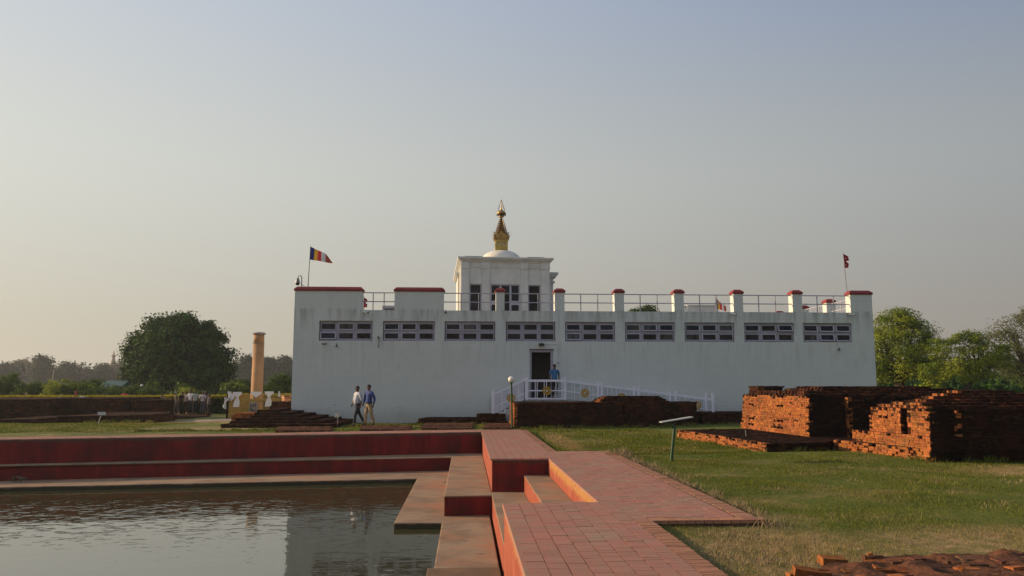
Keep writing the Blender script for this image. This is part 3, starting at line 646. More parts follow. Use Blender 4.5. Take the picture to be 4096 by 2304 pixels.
def railrun(p0, p1, zs, posts, m=STEEL, r=.025, parent=temple, name='roof_railing'):
    p0 = Vector(p0); p1 = Vector(p1); root = MB(); root.tube([p0 + Vector((0, 0, zs[-1])), p1 + Vector((0, 0, zs[-1]))], r, 6); o = root.build(name, m, parent)
    for z in zs[:-1]: q = MB(); q.tube([p0 + Vector((0, 0, z)), p1 + Vector((0, 0, z))], r, 6); q.build('rail', m, o)
    for t in posts: q = MB(); a = p0.lerp(p1, t); q.tube([a, a + Vector((0, 0, zs[-1]))], r, 6); q.build('post', m, o)
for i, (a, b) in enumerate(gaps):
    railrun((a - .02, FY + .12, ZSL), (b + .02, FY + .12, ZSL), (.42, .85), (1 / 3, 2 / 3))
# far and right side parapets with piers, seen over the front sill
sy = [FY + 3.9, FY + 7.3, FY + 10.9, FY + 14.5, FY + 18.1]
py_ = FY + TH
for y in sy + [YB - .4]:
    for xx in (X1 - TH, X0):
        mb = MB(); mb.box(xx, xx + TH, y, y + .5, ZSL, ZT); mb.build('parapet_pier', WALL, temple); coping(xx, xx + TH, y, y + .5, ZT)
    railrun((X1 - .25, py_, ZSL), (X1 - .25, y, ZSL), (.42, .85), (1 / 3, 2 / 3), m=LAVL); py_ = y + .5
# windows
for wi, (a, b) in enumerate(wins):
    h = ZW1 - ZW0; fr = MB(); y0 = FY + .11; y1 = FY + .21; fw = .055
    fr.box(a, b, y0, y1, ZW1 - fw - .03, ZW1); fr.box(a, b, y0, y1, ZW0, ZW0 + fw)
    cw = (b - a) / 3; zc = (ZW0 + ZW1) / 2 - .01
    for k in range(4): xx = a + cw * k; fr.box(max(a, xx - fw / 2 - (.02 if 0 < k < 3 else 0)), min(b, xx + fw / 2 + (.02 if 0 < k < 3 else 0)), y0 + .002, y1 - .002, ZW0 + .01, ZW1 - .01)
    fr.box(a, b, y0 + .004, y1 - .004, zc - .045, zc + .045)
    lint = MB()
    w_ = fr.build('window', LAV, temple)
    open_ = {0: {(0, 0): .16, (1, 1): .05}, 1: {(0, 1): .09, (1, 1): .05, (0, 0): .05, (1, 0): .05}, 2: {(0, 1): .06, (1, 1): .08}, 3: {}, 4: {(0, 1): .12, (2, 1): .10, (0, 0): .14},
             5: {(1, 1): .12, (2, 1): .14, (0, 1): .05, (0, 0): .06}, 6: {(0, 1): .08, (1, 1): .10, (2, 1): .06, (1, 0): .05}, 7: {(0, 1): .09, (2, 1): .22, (1, 0): .06},
             8: {(0, 1): .10, (1, 1): .12, (2, 1): .10, (1, 0): .16, (2, 0): .08}}[wi]
    for c in range(3):
        for r_ in range(2):
            xa = a + cw * c + .05; xb = a + cw * (c + 1) - .05; za, zb = (ZW0 + .06, zc - .05) if r_ == 0 else (zc + .05, ZW1 - .09)
            yf = y0 - .012; ang = open_.get((c, r_), 0) * 1.6
            hinge = Matrix.Translation((0, yf, zb)) @ Matrix.Rotation(-ang, 4, 'X') @ Matrix.Translation((0, -yf, -zb))
            s_ = MB(); t_ = .05
            s_.box(xa, xb, yf, yf + .03, zb - t_, zb, M=hinge); s_.box(xa, xb, yf, yf + .03, za, za + t_, M=hinge)
            s_.box(xa, xa + t_, yf + .001, yf + .029, za + t_ * .9, zb - t_ * .9, M=hinge); s_.box(xb - t_, xb, yf + .001, yf + .029, za + t_ * .9, zb - t_ * .9, M=hinge)
            s_.build('sash', LAVL if ang else LAV, w_)
            g_ = MB(); g_.box(xa + t_ * .8, xb - t_ * .8, yf + .012, yf + .018, za + t_ * .8, zb - t_ * .8, M=hinge)
            g_.build('pane', random.choice((GLASS, GLASS, GLASSC)), w_)
# door
dx0, dx1, dz0, dz1 = door
mb = MB(); mb.box(dx0, dx0 + .09, FY + .03, FY + .2, dz0, dz1 - .1); mb.box(dx1 - .13, dx1, FY + .03, FY + .2, dz0, dz1 - .1); mb.box(dx0, dx1, FY + .028, FY + .2, dz1 - .1, dz1)
dr = mb.build('door_frame', LAV, temple)
mb = MB(); mb.box(dx0 + .09, dx0 + .13, FY + .2, FY + 1.0, dz0, dz1 - .1); mb.build('open_door_leaf', DARK, dr)
mb = MB(); mb.box(dx0 - .02, dx1 + .02, FY - .03, FY + .03, dz1 + .003, dz1 + .05); mb.build('lintel', mat('dark_lintel', (.12, .07, .07), rough=.8), dr)
mb = MB(); mb.box(dx0, dx1, FY + .01, FY + 1.55, dz0 - .1, dz0 - .005); mb.build('threshold', MORT, dr)

# tower on the roof
TY = 48.0
tw = MB()
def tq(px, py, Y=TY): return Q(px, py, Y)
tx0 = tq(1846, 1150).x; tx1 = tq(2199, 1150).x; tzt = tq(2000, 1050).z; tcx = (tx0 + tx1) / 2
ROT = Matrix.Translation((tcx, TY, 0)) @ Matrix.Rotation(R(2.6), 4, 'Z') @ Matrix.Translation((-tcx, -TY, 0))
TD = 7.0; z0 = ZSL - .3
hl = [(tq(1878, 1180).x, tq(1926, 1180).x, z0, tq(1900, 1136).z), (tq(1962, 1180).x, tq(2080, 1180).x, z0, tq(2000, 1137).z), (tq(2113, 1180).x, tq(2163, 1180).x, z0, tq(2130, 1139).z)]
o = wallholes('tower', tx0, tx1, z0, tzt, TY, TY + .25, hl, WHITE, temple); o.matrix_local = ROT; tower = o
def tb(name, boxes, m, **k):
    mb = MB()
    for b_ in boxes: mb.box(*b_)
    return mb.build(name, m, tower, **k)
tb('tower_side_wall', [(tx0, tx0 + .3, TY + .251, TY + TD, z0, tzt), (tx1 - .3, tx1, TY + .251, TY + TD, z0, tzt), (tx0 + .3, tx1 - .3, TY + TD - .3, TY + TD, z0, tzt), (tx0 + .3, tx1 - .3, TY + .26, TY + TD - .3, tzt - .2, tzt - .01)], WHITE)
tb('tower_wing', [(tx0 - .15, tx0 - .001, TY + 2.2, TY + 5.4, z0, tzt - .45), (tx1 + .001, tx1 + .55, TY + 2.0, TY + 5.4, z0, tzt - .45)], WHITE)
tb('wing_cornice', [(tx0 - .36, tx0 - .0015, TY + 1.95, TY + 5.65, tzt - .45, tzt - .33), (tx0 - .28, tx0 - .001, TY + 2.05, TY + 5.55, tzt - .58, tzt - .4505),
                    (tx1 + .0015, tx1 + .85, TY + 1.75, TY + 5.65, tzt - .45, tzt - .30), (tx1 + .001, tx1 + .74, TY + 1.85, TY + 5.55, tzt - .60, tzt - .4505), (tx1 + .001, tx1 + .66, TY + 1.93, TY + 5.45, tzt - .95, tzt - .85)], WHITE)
for k, (a, b) in enumerate(((1845, 1876), (1928, 1958), (2083, 2112), (2165, 2199))):
    xa, xb = tq(a, 1150).x, tq(b, 1150).x
    tb('pilaster', [(xa, xb, TY - .07, TY - .001, z0, tzt - .01)], WHITE); tb('pilaster_capital', [(xa - .03, xb + .03, TY - .12, TY - .0015, tzt - .40, tzt - .28), (xa - .02, xb + .02, TY - .10, TY - .0015, tzt - .27, tzt - .012)], WHITE)
tb('frieze_moulding', [(tx0 + .5, tx1 - .5, TY - .04, TY - .0005, tzt - .33, tzt - .28)], WHITE)
for i in range(4): tb('side_pilaster', [(tx0 - .06, tx0 - .001, TY + .1 + i * .5, TY + .4 + i * .5, z0, tzt - .3)], WHITE)
cz = tzt
cor = MB()
for (o_, za, zb) in ((.06, -.02, .06), (.14, .06, .12), (.22, .12, .19), (.30, .19, .30)):
    cor.box(tx0 - o_ * .8, tx1 + o_ * .8, TY - o_, TY + TD + o_, cz + za + .0005, cz + zb)
cor.build('cornice', WHITE, tower, bevel=.012)
ct = cz + .30
tb('roof_panel', [(tx0 + .2, tx0 + 1.25, TY + .1, TY + 1.2, ct + .03, ct + .09)], BLK); tb('roof_panel', [(tx1 - 1.35, tx1 - .3, TY + .1, TY + 1.2, ct + .03, ct + .09)], BLK)
tb('panel_batten', [(tx0 + .3, tx0 + .4, TY + .15, TY + 1.1, ct, ct + .03), (tx0 + 1.0, tx0 + 1.1, TY + .15, TY + 1.1, ct, ct + .03), (tx1 - 1.2, tx1 - 1.1, TY + .15, TY + 1.1, ct, ct + .03), (tx1 - .6, tx1 - .5, TY + .15, TY + 1.1, ct, ct + .03)], GREY)
# tower windows and glazed door
for k, (a, b, _, zt_) in enumerate(hl):
    fr = MB(); f = .07; ya, yb = TY + .05, TY + .14
    fr.box(a, b, ya, yb, zt_ - f, zt_); fr.box(a, a + f, ya + .001, yb - .001, z0, zt_ - f); fr.box(b - f, b, ya + .001, yb - .001, z0, zt_ - f)
    if k == 1:
        for xx in (a + (b - a) * .34, a + (b - a) * .68): fr.box(xx - .06, xx + .06, ya + .002, yb - .002, z0, zt_ - f)
        zz = (z0 + .3 + zt_) / 2 + .15; fr.box(a, a + (b - a) * .34, ya + .003, yb - .003, zz - .13, zz + .13); fr.box(a + (b - a) * .68, b, ya + .003, yb - .003, zz - .13, zz + .13)
        fr.box(a + .05, a + (b - a) * .34 - .05, ya + .004, yb - .004, z0, z0 + .45); fr.box(a + (b - a) * .68 + .05, b - .05, ya + .004, yb - .004, z0, z0 + .45)
    else: fr.box(a, b, ya + .002, yb - .002, z0, z0 + .38)
    o = fr.build('tower_window_frame', LAVL if k == 1 else LAV, tower)
    g = MB(); g.box(a + .03, b - .03, TY + .085, TY + .095, z0, zt_ - .03); g.build('tower_pane', GLASS, tower)
# dome, box with painted eyes, ringed spire, parasol and finial
SY = TY + 4.2; sc_ = Q(2005, 1000, SY); sx = sc_.x
def zz(py): return Q(2005, py, SY).z
zd = zz(1005); ztop = ct
dome = MB(); rD = (Q(2083, 1030, SY).x - Q(1930, 1030, SY).x) / 2; zs_ = zz(1038) - ztop; prof = [(rD + .08, 0), (rD + .08, .10), (rD, .12)] + [(rD * math.cos(t), zs_ + (zd - ztop - zs_ + .04) * math.sin(t)) for t in np.linspace(0.0, 1.45, 14)]
dome.lathe([(max(r, .02), z) for r, z in prof], (sx, SY, ztop), 40); dome.build('dome', DOMEM, temple, smooth=True)
mb = MB(); mb.box(sx - .75, sx - .45, SY - rD - .15, SY - rD + .7, ztop + .02, ztop + .22); mb.box(sx - .72, sx - .48, SY - rD - .152, SY - rD - .149, ztop + .06, ztop + .19, 1); mb.build('dome_niche', [BLK, WHITE], temple)
hb0, hb1 = zz(1006), zz(963); hw = .42
harm = MB(); harm.box(sx - hw, sx + hw, SY - hw, SY + hw, hb0 - .12, hb1); hm = harm.build('gilt_box', GOLDP, temple)
for k, (o_, za, zb) in enumerate(((.03, 0, .06), (.07, .06, .13), (.11, .13, .19))):
    mb = MB(); mb.box(sx - hw - o_, sx + hw + o_, SY - hw - o_, SY + hw + o_, hb1 + za + .001, hb1 + zb); mb.build('box_cornice', GOLD, hm)
INK = mat('painted_eye_ink', (.03, .05, .10), rough=.5); EYW = mat('painted_eye_white', (.55, .55, .55), rough=.5)
for side in (0, 1, 2, 3):      # a pair of half-closed eyes with brows and the curled nose mark on each side
    Ms = Matrix.Translation((sx, SY, 0)) @ Matrix.Rotation(side * math.pi / 2, 4, 'Z') @ Matrix.Translation((-sx, -SY, 0)); e = MB(); yf = SY - hw - .006
    zc = (hb0 + hb1) / 2 + .10
    def poly(pts, mi, off=0.0):
        k = len(pts); e.add([Ms @ Vector((sx + x, yf - off, zc + (z * .62 if z > -.1 else z))) for x, z in pts] + [Ms @ Vector((sx + x, yf + .006, zc + (z * .62 if z > -.1 else z))) for x, z in pts],
                            [tuple(range(k))] + [(i, i + k, (i + 1) % k + k, (i + 1) % k) for i in range(k)], mi)
    for s in (-1, 1):
        poly([(s * .05, 0), (s * .12, .045), (s * .22, .05), (s * .30, .02), (s * .2, -.035), (s * .1, -.035)][::s], 1)
        poly([(s * .14, .03), (s * .21, .03), (s * .21, -.03), (s * .14, -.03)][::s], 0, .003)
        poly([(s * .04, .03), (s * .13, .075), (s * .25, .08), (s * .32, .04), (s * .33, .055), (s * .25, .105), (s * .12, .10)][::s], 0, .004)
    poly([(-.014, -.01), (.014, -.01), (.014, -.2), (.05, -.22), (-.014, -.24)], 0, .003)
    e.build('painted_eyes', [INK, EYW], hm)
z = hb1 + .2
for s in range(4):             # gilt gables above the box
    Ms = Matrix.Translation((sx, SY, 0)) @ Matrix.Rotation(s * math.pi / 2, 4, 'Z') @ Matrix.Translation((-sx, -SY, 0)); g = MB()
    pts = [(-.42, 0), (.42, 0), (.34, .12), (.20, .20), (0, .42), (-.20, .20), (-.34, .12)]; yf = SY - .50
    g.add([Ms @ Vector((sx + x, yf, z + q_)) for x, q_ in pts] + [Ms @ Vector((sx + x, yf + .06, z + q_)) for x, q_ in pts], [tuple(range(7)), tuple(range(7, 14))[::-1]] + [(i, i + 7, (i + 1) % 7 + 7, (i + 1) % 7) for i in range(7)])
    g.build('gilt_gable', GOLD, hm)
for sx_, sy_ in ((-1, -1), (1, -1), (1, 1), (-1, 1)):
    g = MB(); b0 = Vector((sx + sx_ * .50, SY + sy_ * .50, z)); g.tube([b0, b0 + Vector((sx_ * .05, sy_ * .05, .08)), b0 + Vector((sx_ * .06, sy_ * .06, .18)), b0 + Vector((sx_ * .13, sy_ * .13, .34))], [.035, .018, .012, .005], 6); g.build('corner_hook', GOLD, hm)
nR = 11; zr0 = zz(948); zr1 = zz(872)
core = MB(); core.lathe([(.36, 0), (.27, (zr1 - zr0) * .25), (.18, (zr1 - zr0) * .5), (.04, zr1 - zr0 + .05)], (sx, SY, zr0), 20); sp_ = core.build('spire', mat('dark_gilt', (.07, .04, .015), rough=.6, metal=.3), temple, smooth=True)
for i in range(nR):
    t = i / (nR - 1); rr_ = .40 * (1 - t) ** .85 + .10; zc = zr0 + .03 + (zr1 - zr0) * t; g = MB()
    g.lathe([(rr_ * .8, -.018), (rr_, -.016), (rr_ + .008, .006), (rr_ - .02, .024), (rr_ * .78, .020)], (sx, SY, zc), 24, closed=True); g.build('spire_ring', GOLD, sp_)
g = MB(); zt = zr1 + .02; g.lathe([(.10, 0), (.17, .05), (.18, .1), (.10, .14), (.07, .28), (.12, .34), (.05, .40)], (sx, SY, zt), 16); g.build('spire_neck', GOLD, sp_, smooth=True)
zp = zz(856); g = MB(); g.lathe([(.29, 0), (.31, .03), (.29, .12), (.20, .20), (.10, .25), (.04, .32), (.07, .38), (.025, .44), (.04, .54), (.010, .72), (.015, .85), (.003, 1.05)], (sx, SY, zp), 20); g.build('parasol', GOLD, sp_, smooth=True)
g = MB(); g.lathe([(.29, -.06), (.31, -.06), (.31, .0), (.29, .0)], (sx, SY, zp), 20, closed=True)
for k in range(14): t = k / 14 * 6.283; g.box(sx + .30 * math.cos(t) - .015, sx + .30 * math.cos(t) + .015, SY + .30 * math.sin(t) - .015, SY + .30 * math.sin(t) + .015, zp - .13, zp - .06)
g.build('parasol_fringe', mat('dark_bronze', (.10, .06, .03), rough=.5, metal=.6), sp_)
g = MB()
for s in range(4):
    t = s * math.pi / 2 + .78; b0 = Vector((sx + .30 * math.cos(t), SY + .30 * math.sin(t), zp + .28)); b1 = b0 + Vector((.06 * math.cos(t), .06 * math.sin(t), .0)); g.tube([b1, b0, Vector((sx, SY, zp + .98))], .016, 5)
    c0 = Vector((sx + .20 * math.cos(t), SY + .20 * math.sin(t), zp)); g.tube([c0, Vector((sx + .06 * math.cos(t), SY + .06 * math.sin(t), zp - .2))], .012, 5)
g.build('finial_frame', mat('finial_bronze', (.14, .09, .04), rough=.5, metal=.5), sp_)

# fittings on the facade
def at(px, py, dy=0): q = Q(px, py, FY); return Vector((q.x, FY + dy, q.z))
def fixture(name, label, cat, parts_, group=None):
    root = empty(name, parts_[0][2], label=label, cat=cat, group=group)
    for nm, mb_, _, m in parts_: o = mb_.build(nm, m, root); o.location = -Vector(parts_[0][2])
    return root
def bullet(px, py, lab):
    c = at(px, py, -.12); a = MB(); a.tube([c + Vector((-.14, .02, .02)), c + Vector((.12, -.1, -.04))], .05, 10); b = MB(); b.tube([c + Vector((-.1, .12, .06)), c + Vector((-.08, .02, .03))], .015, 6); l_ = MB(); l_.tube([c + Vector((.115, -.1, -.038)), c + Vector((.14, -.11, -.043))], .048, 10)
    fixture('security_camera', lab, 'camera', [('housing', a, c, WHITE), ('bracket', b, c, GREY), ('lens', l_, c, BLK)], 'security cameras under the parapet')
bullet(1464, 1249, 'small white security camera below the first roof railing, beside the left parapet block')
bullet(2929, 1257, 'small white security camera under the pier above the seventh window')
bullet(3401, 1259, 'small white security camera at the right end of the parapet, under the end block')
c = at(2165, 1379, -.1); a = MB(); a.box(c.x - .12, c.x + .12, FY - .2, FY - .03, c.z - .06, c.z + .06); b = MB(); b.box(c.x - .02, c.x + .02, FY - .03, FY - .001, c.z, c.z + .14)
fixture('wall_lamp', 'small black lamp on the wall above the open doorway', 'wall lamp', [('housing', a, c, BLK), ('bracket', b, c, GREY)])
mb = MB(); q0, q1, q2 = at(2178, 1377, -.012), at(2231, 1377, -.012), at(2233, 1449, -.012); mb.tube([q0, q1, q2], .012, 5); cd = mb.build('cable_conduit', WHITE); tag(cd, 'thin white cable conduit running from the wall lamp down to a socket box', 'conduit')
mb = MB(); mb.box(q2.x - .09, q2.x + .09, FY - .05, FY - .001, q2.z - .03, q2.z + .01); mb.build('socket_box', LAVL, cd)
def bracket(px, py, label, kind=0):
    c = at(px, py, -.08); a = MB(); b = MB()
    if kind == 0:
        a.tube([c + Vector((-.1, 0, -.02)), c + Vector((-.09, -.02, -.06)), c + Vector((.07, -.02, -.06)), c + Vector((.1, 0, 0))], .014, 5); b.box(c.x - .13, c.x + .13, FY - .04, FY - .002, c.z + .0, c.z + .03)
    elif kind == 1:
        a.lathe([(.01, .14), (.02, .05), (.05, 0), (.05, -.03)], c, 8); b.box(c.x - .03, c.x + .03, FY - .07, FY - .001, c.z - .02, c.z + .03)
    else:
        a.tube([c + Vector((0, -.05, .26)), c + Vector((.05, 0, .14)), c + Vector((.03, 0, -.30))], .016, 5); b.box(c.x - .05, c.x + .07, FY - .12, FY - .001, c.z + .16, c.z + .22)
    fixture('wall_bracket', label, 'wall fitting', [('arm', a, c, BLK), ('plate', b, c, GREY)])
bracket(1297, 1374, 'low dark bracket hanging just under the first window from the left', 0)
bracket(1347, 1384, 'small dark hanging fitting below the right half of the first window', 1)
bracket(1513, 1366, 'dark pipe with a lamp between the first and second windows', 2)
bracket(3354, 1399, 'small dark fitting on the wall below the ninth window', 1)
bracket(1783, 1250, 'dark fitting below the railing left of the tower', 1)
# big camera on a pole at the left corner of the roof
c = Q(1206, 1148, FY + .25); a = MB(); a.tube([c, c + Vector((0, 0, .48))], .022, 6); a.tube([c + Vector((.02, 0, .14)), c + Vector((.16, 0, .0))], .012, 5)
b = MB(); b.tube([c + Vector((0, 0, .46)), c + Vector((-.06, 0, .56)), c + Vector((-.16, 0, .54)), c + Vector((-.17, 0, .44))], .025, 6)
d = MB(); d.lathe([(.04, .44), (.08, .36), (.11, .24), (.11, .18)], c + Vector((-.19, 0, 0)), 14); e = MB(); e.lathe([(.11, .18), (.09, .12), (.04, .08)], c + Vector((-.19, 0, 0)), 14)
fixture('dome_camera', 'large dome camera hanging from a short pole on the left end of the roof', 'camera', [('pole', a, c, BLK), ('arm', b, c, GREY), ('housing', d, c, GREY), ('dome_glass', e, c, BLK)])
# air conditioner, roof hatch
c = Q(1556, 1232, FY + 1.6); a = MB(); a.box(c.x - .33, c.x + .33, FY + 1.6, FY + 2.0, ZSL - .3, ZSL + .38); g = MB()
for k in range(6): g.box(c.x - .28, c.x + .28, FY + 1.585, FY + 1.599, ZSL + .02 + k * .04, ZSL + .04 + k * .04)
fixture('air_conditioner', 'grey air conditioning unit behind the leftmost roof railing', 'air conditioner', [('casing', a, c, LAVL), ('grille', g, c, BLK)])
a0, a1 = Q(2752, 1235, FY + 7), Q(2874, 1224, FY + 7); a = MB(); a.box(a0.x, a1.x, FY + 7, FY + 9, ZSL - .3, a1.z); b = MB(); b.box(a0.x - .06, a1.x + .06, FY + 6.94, FY + 9.06, a1.z, a1.z + .06)
fixture('roof_hatch', 'low white roof hatch seen through the railing right of the tower', 'roof hatch', [('wall', a, a0, WHITE), ('slab', b, a0, WHITE)])

# flags
def flag(name, label, base, poleh, lean, shape, mats_, cat='flag', group=None):
    root = empty(name, base, label=label, cat=cat, group=group)
    p = MB(); top = Vector((lean * poleh, 0, poleh)); p.tube([(0, 0, 0), top], [.022, .014], 6); p.build('pole', mat('flag_pole_' + name, (.12, .10, .08), rough=.6) if name == 'striped_flag' else GREY, root)
    f = MB(); nx, nz = 20, 8
    for s, (u0, u1, mi) in enumerate(shape['bands']):
        V = []; Fc = []; k = 6
        for i in range(k + 1):
            u = u0 + (u1 - u0) * i / k; zt, zb = shape['env'](u)
            for j in range(nz + 1):
                v_ = j / nz; z = zt + (zb - zt) * v_
                V.append((u + lean * (poleh + z), .07 * math.sin(u * 7 + v_ * 1.5) * min(1, u * 4), poleh + z))
        for i in range(k):
            for j in range(nz): s0 = i * (nz + 1) + j; Fc.append((s0, s0 + nz + 1, s0 + nz + 2, s0 + 1))
        f.add(V, Fc, mi)
    o = f.build('cloth', mats_, root, smooth=True)
    if 'extra' in shape:
        e = MB(); shape['extra'](e, lean, poleh); e.build('emblem', EYW, root)
    return root
fm = [mat('flag_' + n_, c_, rough=.7) for n_, c_ in (('blue', (.04, .045, .26)), ('yellow', (.95, .50, .03)), ('red', (.75, .04, .04)), ('white', (.9, .9, .88)), ('rust', (.50, .11, .06)))]
def env1(u):
    u = u / 1.08
    return (-.04 - .50 * u - (.26 * max(0, u - .72) / .28 if u > .72 else 0), -.68 - .17 * u)
b0 = Q(1232, 1146, FY + .25)
flag('striped_flag', 'striped blue yellow red white and rust flag flying from the left end of the roof', b0, Q(1237, 983, FY + .25).z - b0.z, .03,
     dict(bands=[(.0, .19, 0), (.19, .37, 1), (.37, .56, 2), (.56, .76, 3), (.76, 1.08, 4)], env=env1), fm)
def env2(u):   # double pennant
    u = u / .24
    top = -.10 - .12 * u
    return (top, -.95 + .1 * u) 
rm_ = [mat('pennant_crimson', (.42, .02, .035), rough=.7)]
def pennant(name, label, base, h, lean, sc):
    root = empty(name, base, label=label, cat='flag', group='red double pennant flags')
    p = MB(); p.tube([(0, 0, 0), (lean * h, 0, h)], [.02, .012], 6); p.build('pole', GREY, root)
    f = MB(); out_ = [(0, 0), (.28, -.16), (.33, -.42), (.12, -.46), (.31, -.62), (.27, -.86), (.02, -.90)]
    V = []
    cpts = [(0.0, z_) for _, z_ in out_]
    for (x_, z_), (cx_, _) in zip(out_, cpts):
        for t in (0, .33, .66, 1): V.append((lean * (h + z_ * sc) + x_ * sc * t, .05 * math.sin(t * 5 + z_ * 3), h - .08 + z_ * sc))
    Fc = [(i * 4 + j, i * 4 + j + 1, i * 4 + 4 + j + 1, i * 4 + 4 + j) for i in range(len(out_) - 1) for j in range(3)]
    f.add(V, Fc); f.build('cloth', rm_, root, smooth=False)
    e = MB()
    for zc_ in (-.28, -.70): e.lathe([(.001, 0), (.05 * sc, 0)], (0, 0, 0), 10) if False else e.add([(lean * h + .13 * sc + .05 * sc * math.cos(a_), -.03, h - .08 + zc_ * sc + .05 * sc * math.sin(a_)) for a_ in np.linspace(0, 6.283, 10, endpoint=False)] + [(lean * h + .13 * sc + .05 * sc * math.cos(a_), .0, h - .08 + zc_ * sc + .05 * sc * math.sin(a_)) for a_ in np.linspace(0, 6.283, 10, endpoint=False)], [tuple(range(10)), tuple(range(10, 20))[::-1]] + [(i, i + 10, (i + 1) % 10 + 10, (i + 1) % 10) for i in range(10)])
    e.build('emblem', mat('pennant_emblem', (.55, .3, .33), rough=.8), root); return root
b1 = Q(3388, 1168, FY + .25); b1.z = ZT + .2
pennant('red_pennant', 'crimson double pennant flag on a pole at the right end of the roof', b1, Q(3381, 1010, FY + .25).z - b1.z, -.05, .80)
b2 = Q(1455, 1241, FY + .6); b2.z = ZSL - .3
pennant('red_pennant', 'small crimson double pennant behind the leftmost roof railing', b2, 1.05, .0, .55)
b3 = Q(2863, 1240, FY + 5); b3.z = ZSL - .3
def env3(u): return (-.02 - .9 * u, -.62 - .35 * u)
flag('small_striped_flag', 'drooping striped flag on the roof between the sixth and seventh windows', b3, Q(2863, 1188, FY + 5).z - b3.z, .0,
     dict(bands=[(.0, .14, 0), (.14, .25, 1), (.25, .36, 2), (.36, .44, 3), (.44, .58, 4)], env=env3), fm)

# ------------------------------------------------------------------ entrance ramp, stairs and railings
RY = 36.7
ramp = empty('entrance_ramp', (0, 0, 0), label='pale lavender railed ramp and stair leading up to the temple door', cat='ramp')
lz = Q(2180, 1596, RY).z; lx0 = Q(2108, 1596, RY).x; lx1 = Q(2261, 1596, RY).x; rx1 = Q(2852, 1646, RY).x; rz1 = Q(2852, 1660, RY).z; sx0 = Q(1975, 1660, RY).x; sz0 = Q(1975, 1660, RY).z
mb = MB(); mb.box(lx0, lx1, RY + .03, FY - .002, -.3, lz); mb.add([(lx1, RY + .03, -.3), (rx1, RY + .03, -.3), (rx1, RY + .03, rz1), (lx1, RY + .03, lz - .001), (lx1, FY - .002, -.3), (rx1, FY - .002, -.3), (rx1, FY - .002, rz1), (lx1, FY - .002, lz - .001)],
                                        [(0, 1, 2, 3), (7, 6, 5, 4), (0, 4, 5, 1), (1, 5, 6, 2), (2, 6, 7, 3), (3, 7, 4, 0)])
mb.build('deck', mat('grey_ramp_render', (.44, .44, .42), (.34, .34, .32), scale=3, rough=.9, bump=.005), ramp)
ns = 6
for i in range(ns):
    mb = MB(); xa = sx0 + (lx0 - sx0) * i / ns; mb.box(xa, lx0 - .002, RY + .04 + i * .001, FY - .003 - i * .001, -.3, sz0 + (lz - sz0) * i / ns - .02); mb.build('stair', WHITE, ramp)
def member(p0, p1, r, name, m=RAILP, n=6): q = MB(); q.tube([p0, p1], r, n); return q.build(name, m, ramp)
def rbar(pa, pb, hgt, t, name, m=RAILP):      # flat bar between two points
    a, b = Vector(pa), Vector(pb); q = MB(); q.add([a + Vector((0, -t, 0)), b + Vector((0, -t, 0)), b + Vector((0, -t, hgt)), a + Vector((0, -t, hgt)), a + Vector((0, t, 0)), b + Vector((0, t, 0)), b + Vector((0, t, hgt)), a + Vector((0, t, hgt))],
                                               [(0, 1, 2, 3), (7, 6, 5, 4), (0, 4, 5, 1), (1, 5, 6, 2), (2, 6, 7, 3), (3, 7, 4, 0)]); return q.build(name, m, ramp)
def rq(px, py, dy=0): q = Q(px, py, RY); return Vector((q.x, RY + dy, q.z))
for dy in (0, 1.05):
    rbar(rq(2108, 1527, dy), rq(2261, 1527, dy), .10, .02, 'top_rail'); rbar(rq(2108, 1565, dy), rq(2261, 1565, dy), .05, .018, 'middle_rail')
    rbar(rq(2108, 1598, dy), rq(2261, 1598, dy), .06, .018, 'bottom_rail')
    rbar(rq(2263, 1527, dy), rq(2851, 1602, dy), .085, .02, 'top_rail'); rbar(rq(2263, 1566, dy), rq(2851, 1641, dy), .04, .018, 'middle_rail')
    rbar(rq(1978, 1580, dy), rq(2105, 1519, dy), .05, .02, 'top_rail'); rbar(rq(1978, 1628, dy), rq(2105, 1572, dy), .04, .018, 'middle_rail')
    for px, pt, pb in ((2108, 1508, 1600), (2261, 1508, 1600), (2408, 1527, 1625), (2556, 1544, 1640), (2704, 1564, 1655), (2853, 1572, 1665), (1973, 1562, 1665)):
        a, b = rq(px, pb, dy), rq(px, pt, dy); q = MB(); q.box(a.x - .05, a.x + .05, RY + dy - .05, RY + dy + .05, a.z, b.z); q.build('railing_post', RAILP, ramp)
    for px in (2149, 2186, 2224): member(rq(px, 1598, dy), rq(px, 1524, dy), .02, 'baluster')
    for k in range(4):
        for t in (.25, .5, .75): px = 2261 + (k + t) * 148; y_ = 1520 + (px - 2261) * .1276; member(rq(px, y_ + 76, dy), rq(px, y_ + 4, dy), .016, 'baluster')
    for px in (2008, 2042, 2075): y_ = 1580 - (px - 1978) * .48; member(rq(px, y_ + 82, dy), rq(px, y_ + 2, dy), .016, 'baluster')
q = MB(); pa, pb = rq(1978, 1660, .5), rq(2106, 1600, .5); pc, pd = rq(2106, 1524, .5), rq(1978, 1586, .5)
q.add([pa + Vector((0, .5, 0)), pb + Vector((0, .5, 0)), pc + Vector((0, .5, 0)), pd + Vector((0, .5, 0)), pa + Vector((0, .53, 0)), pb + Vector((0, .53, 0)), pc + Vector((0, .53, 0)), pd + Vector((0, .53, 0))], [(0, 1, 2, 3), (7, 6, 5, 4), (0, 4, 5, 1), (1, 5, 6, 2), (2, 6, 7, 3), (3, 7, 4, 0)]); q.build('stair_side_panel', mat('panel_paint', (.60, .58, .63), (.52, .50, .55), scale=3, rough=.6), ramp)
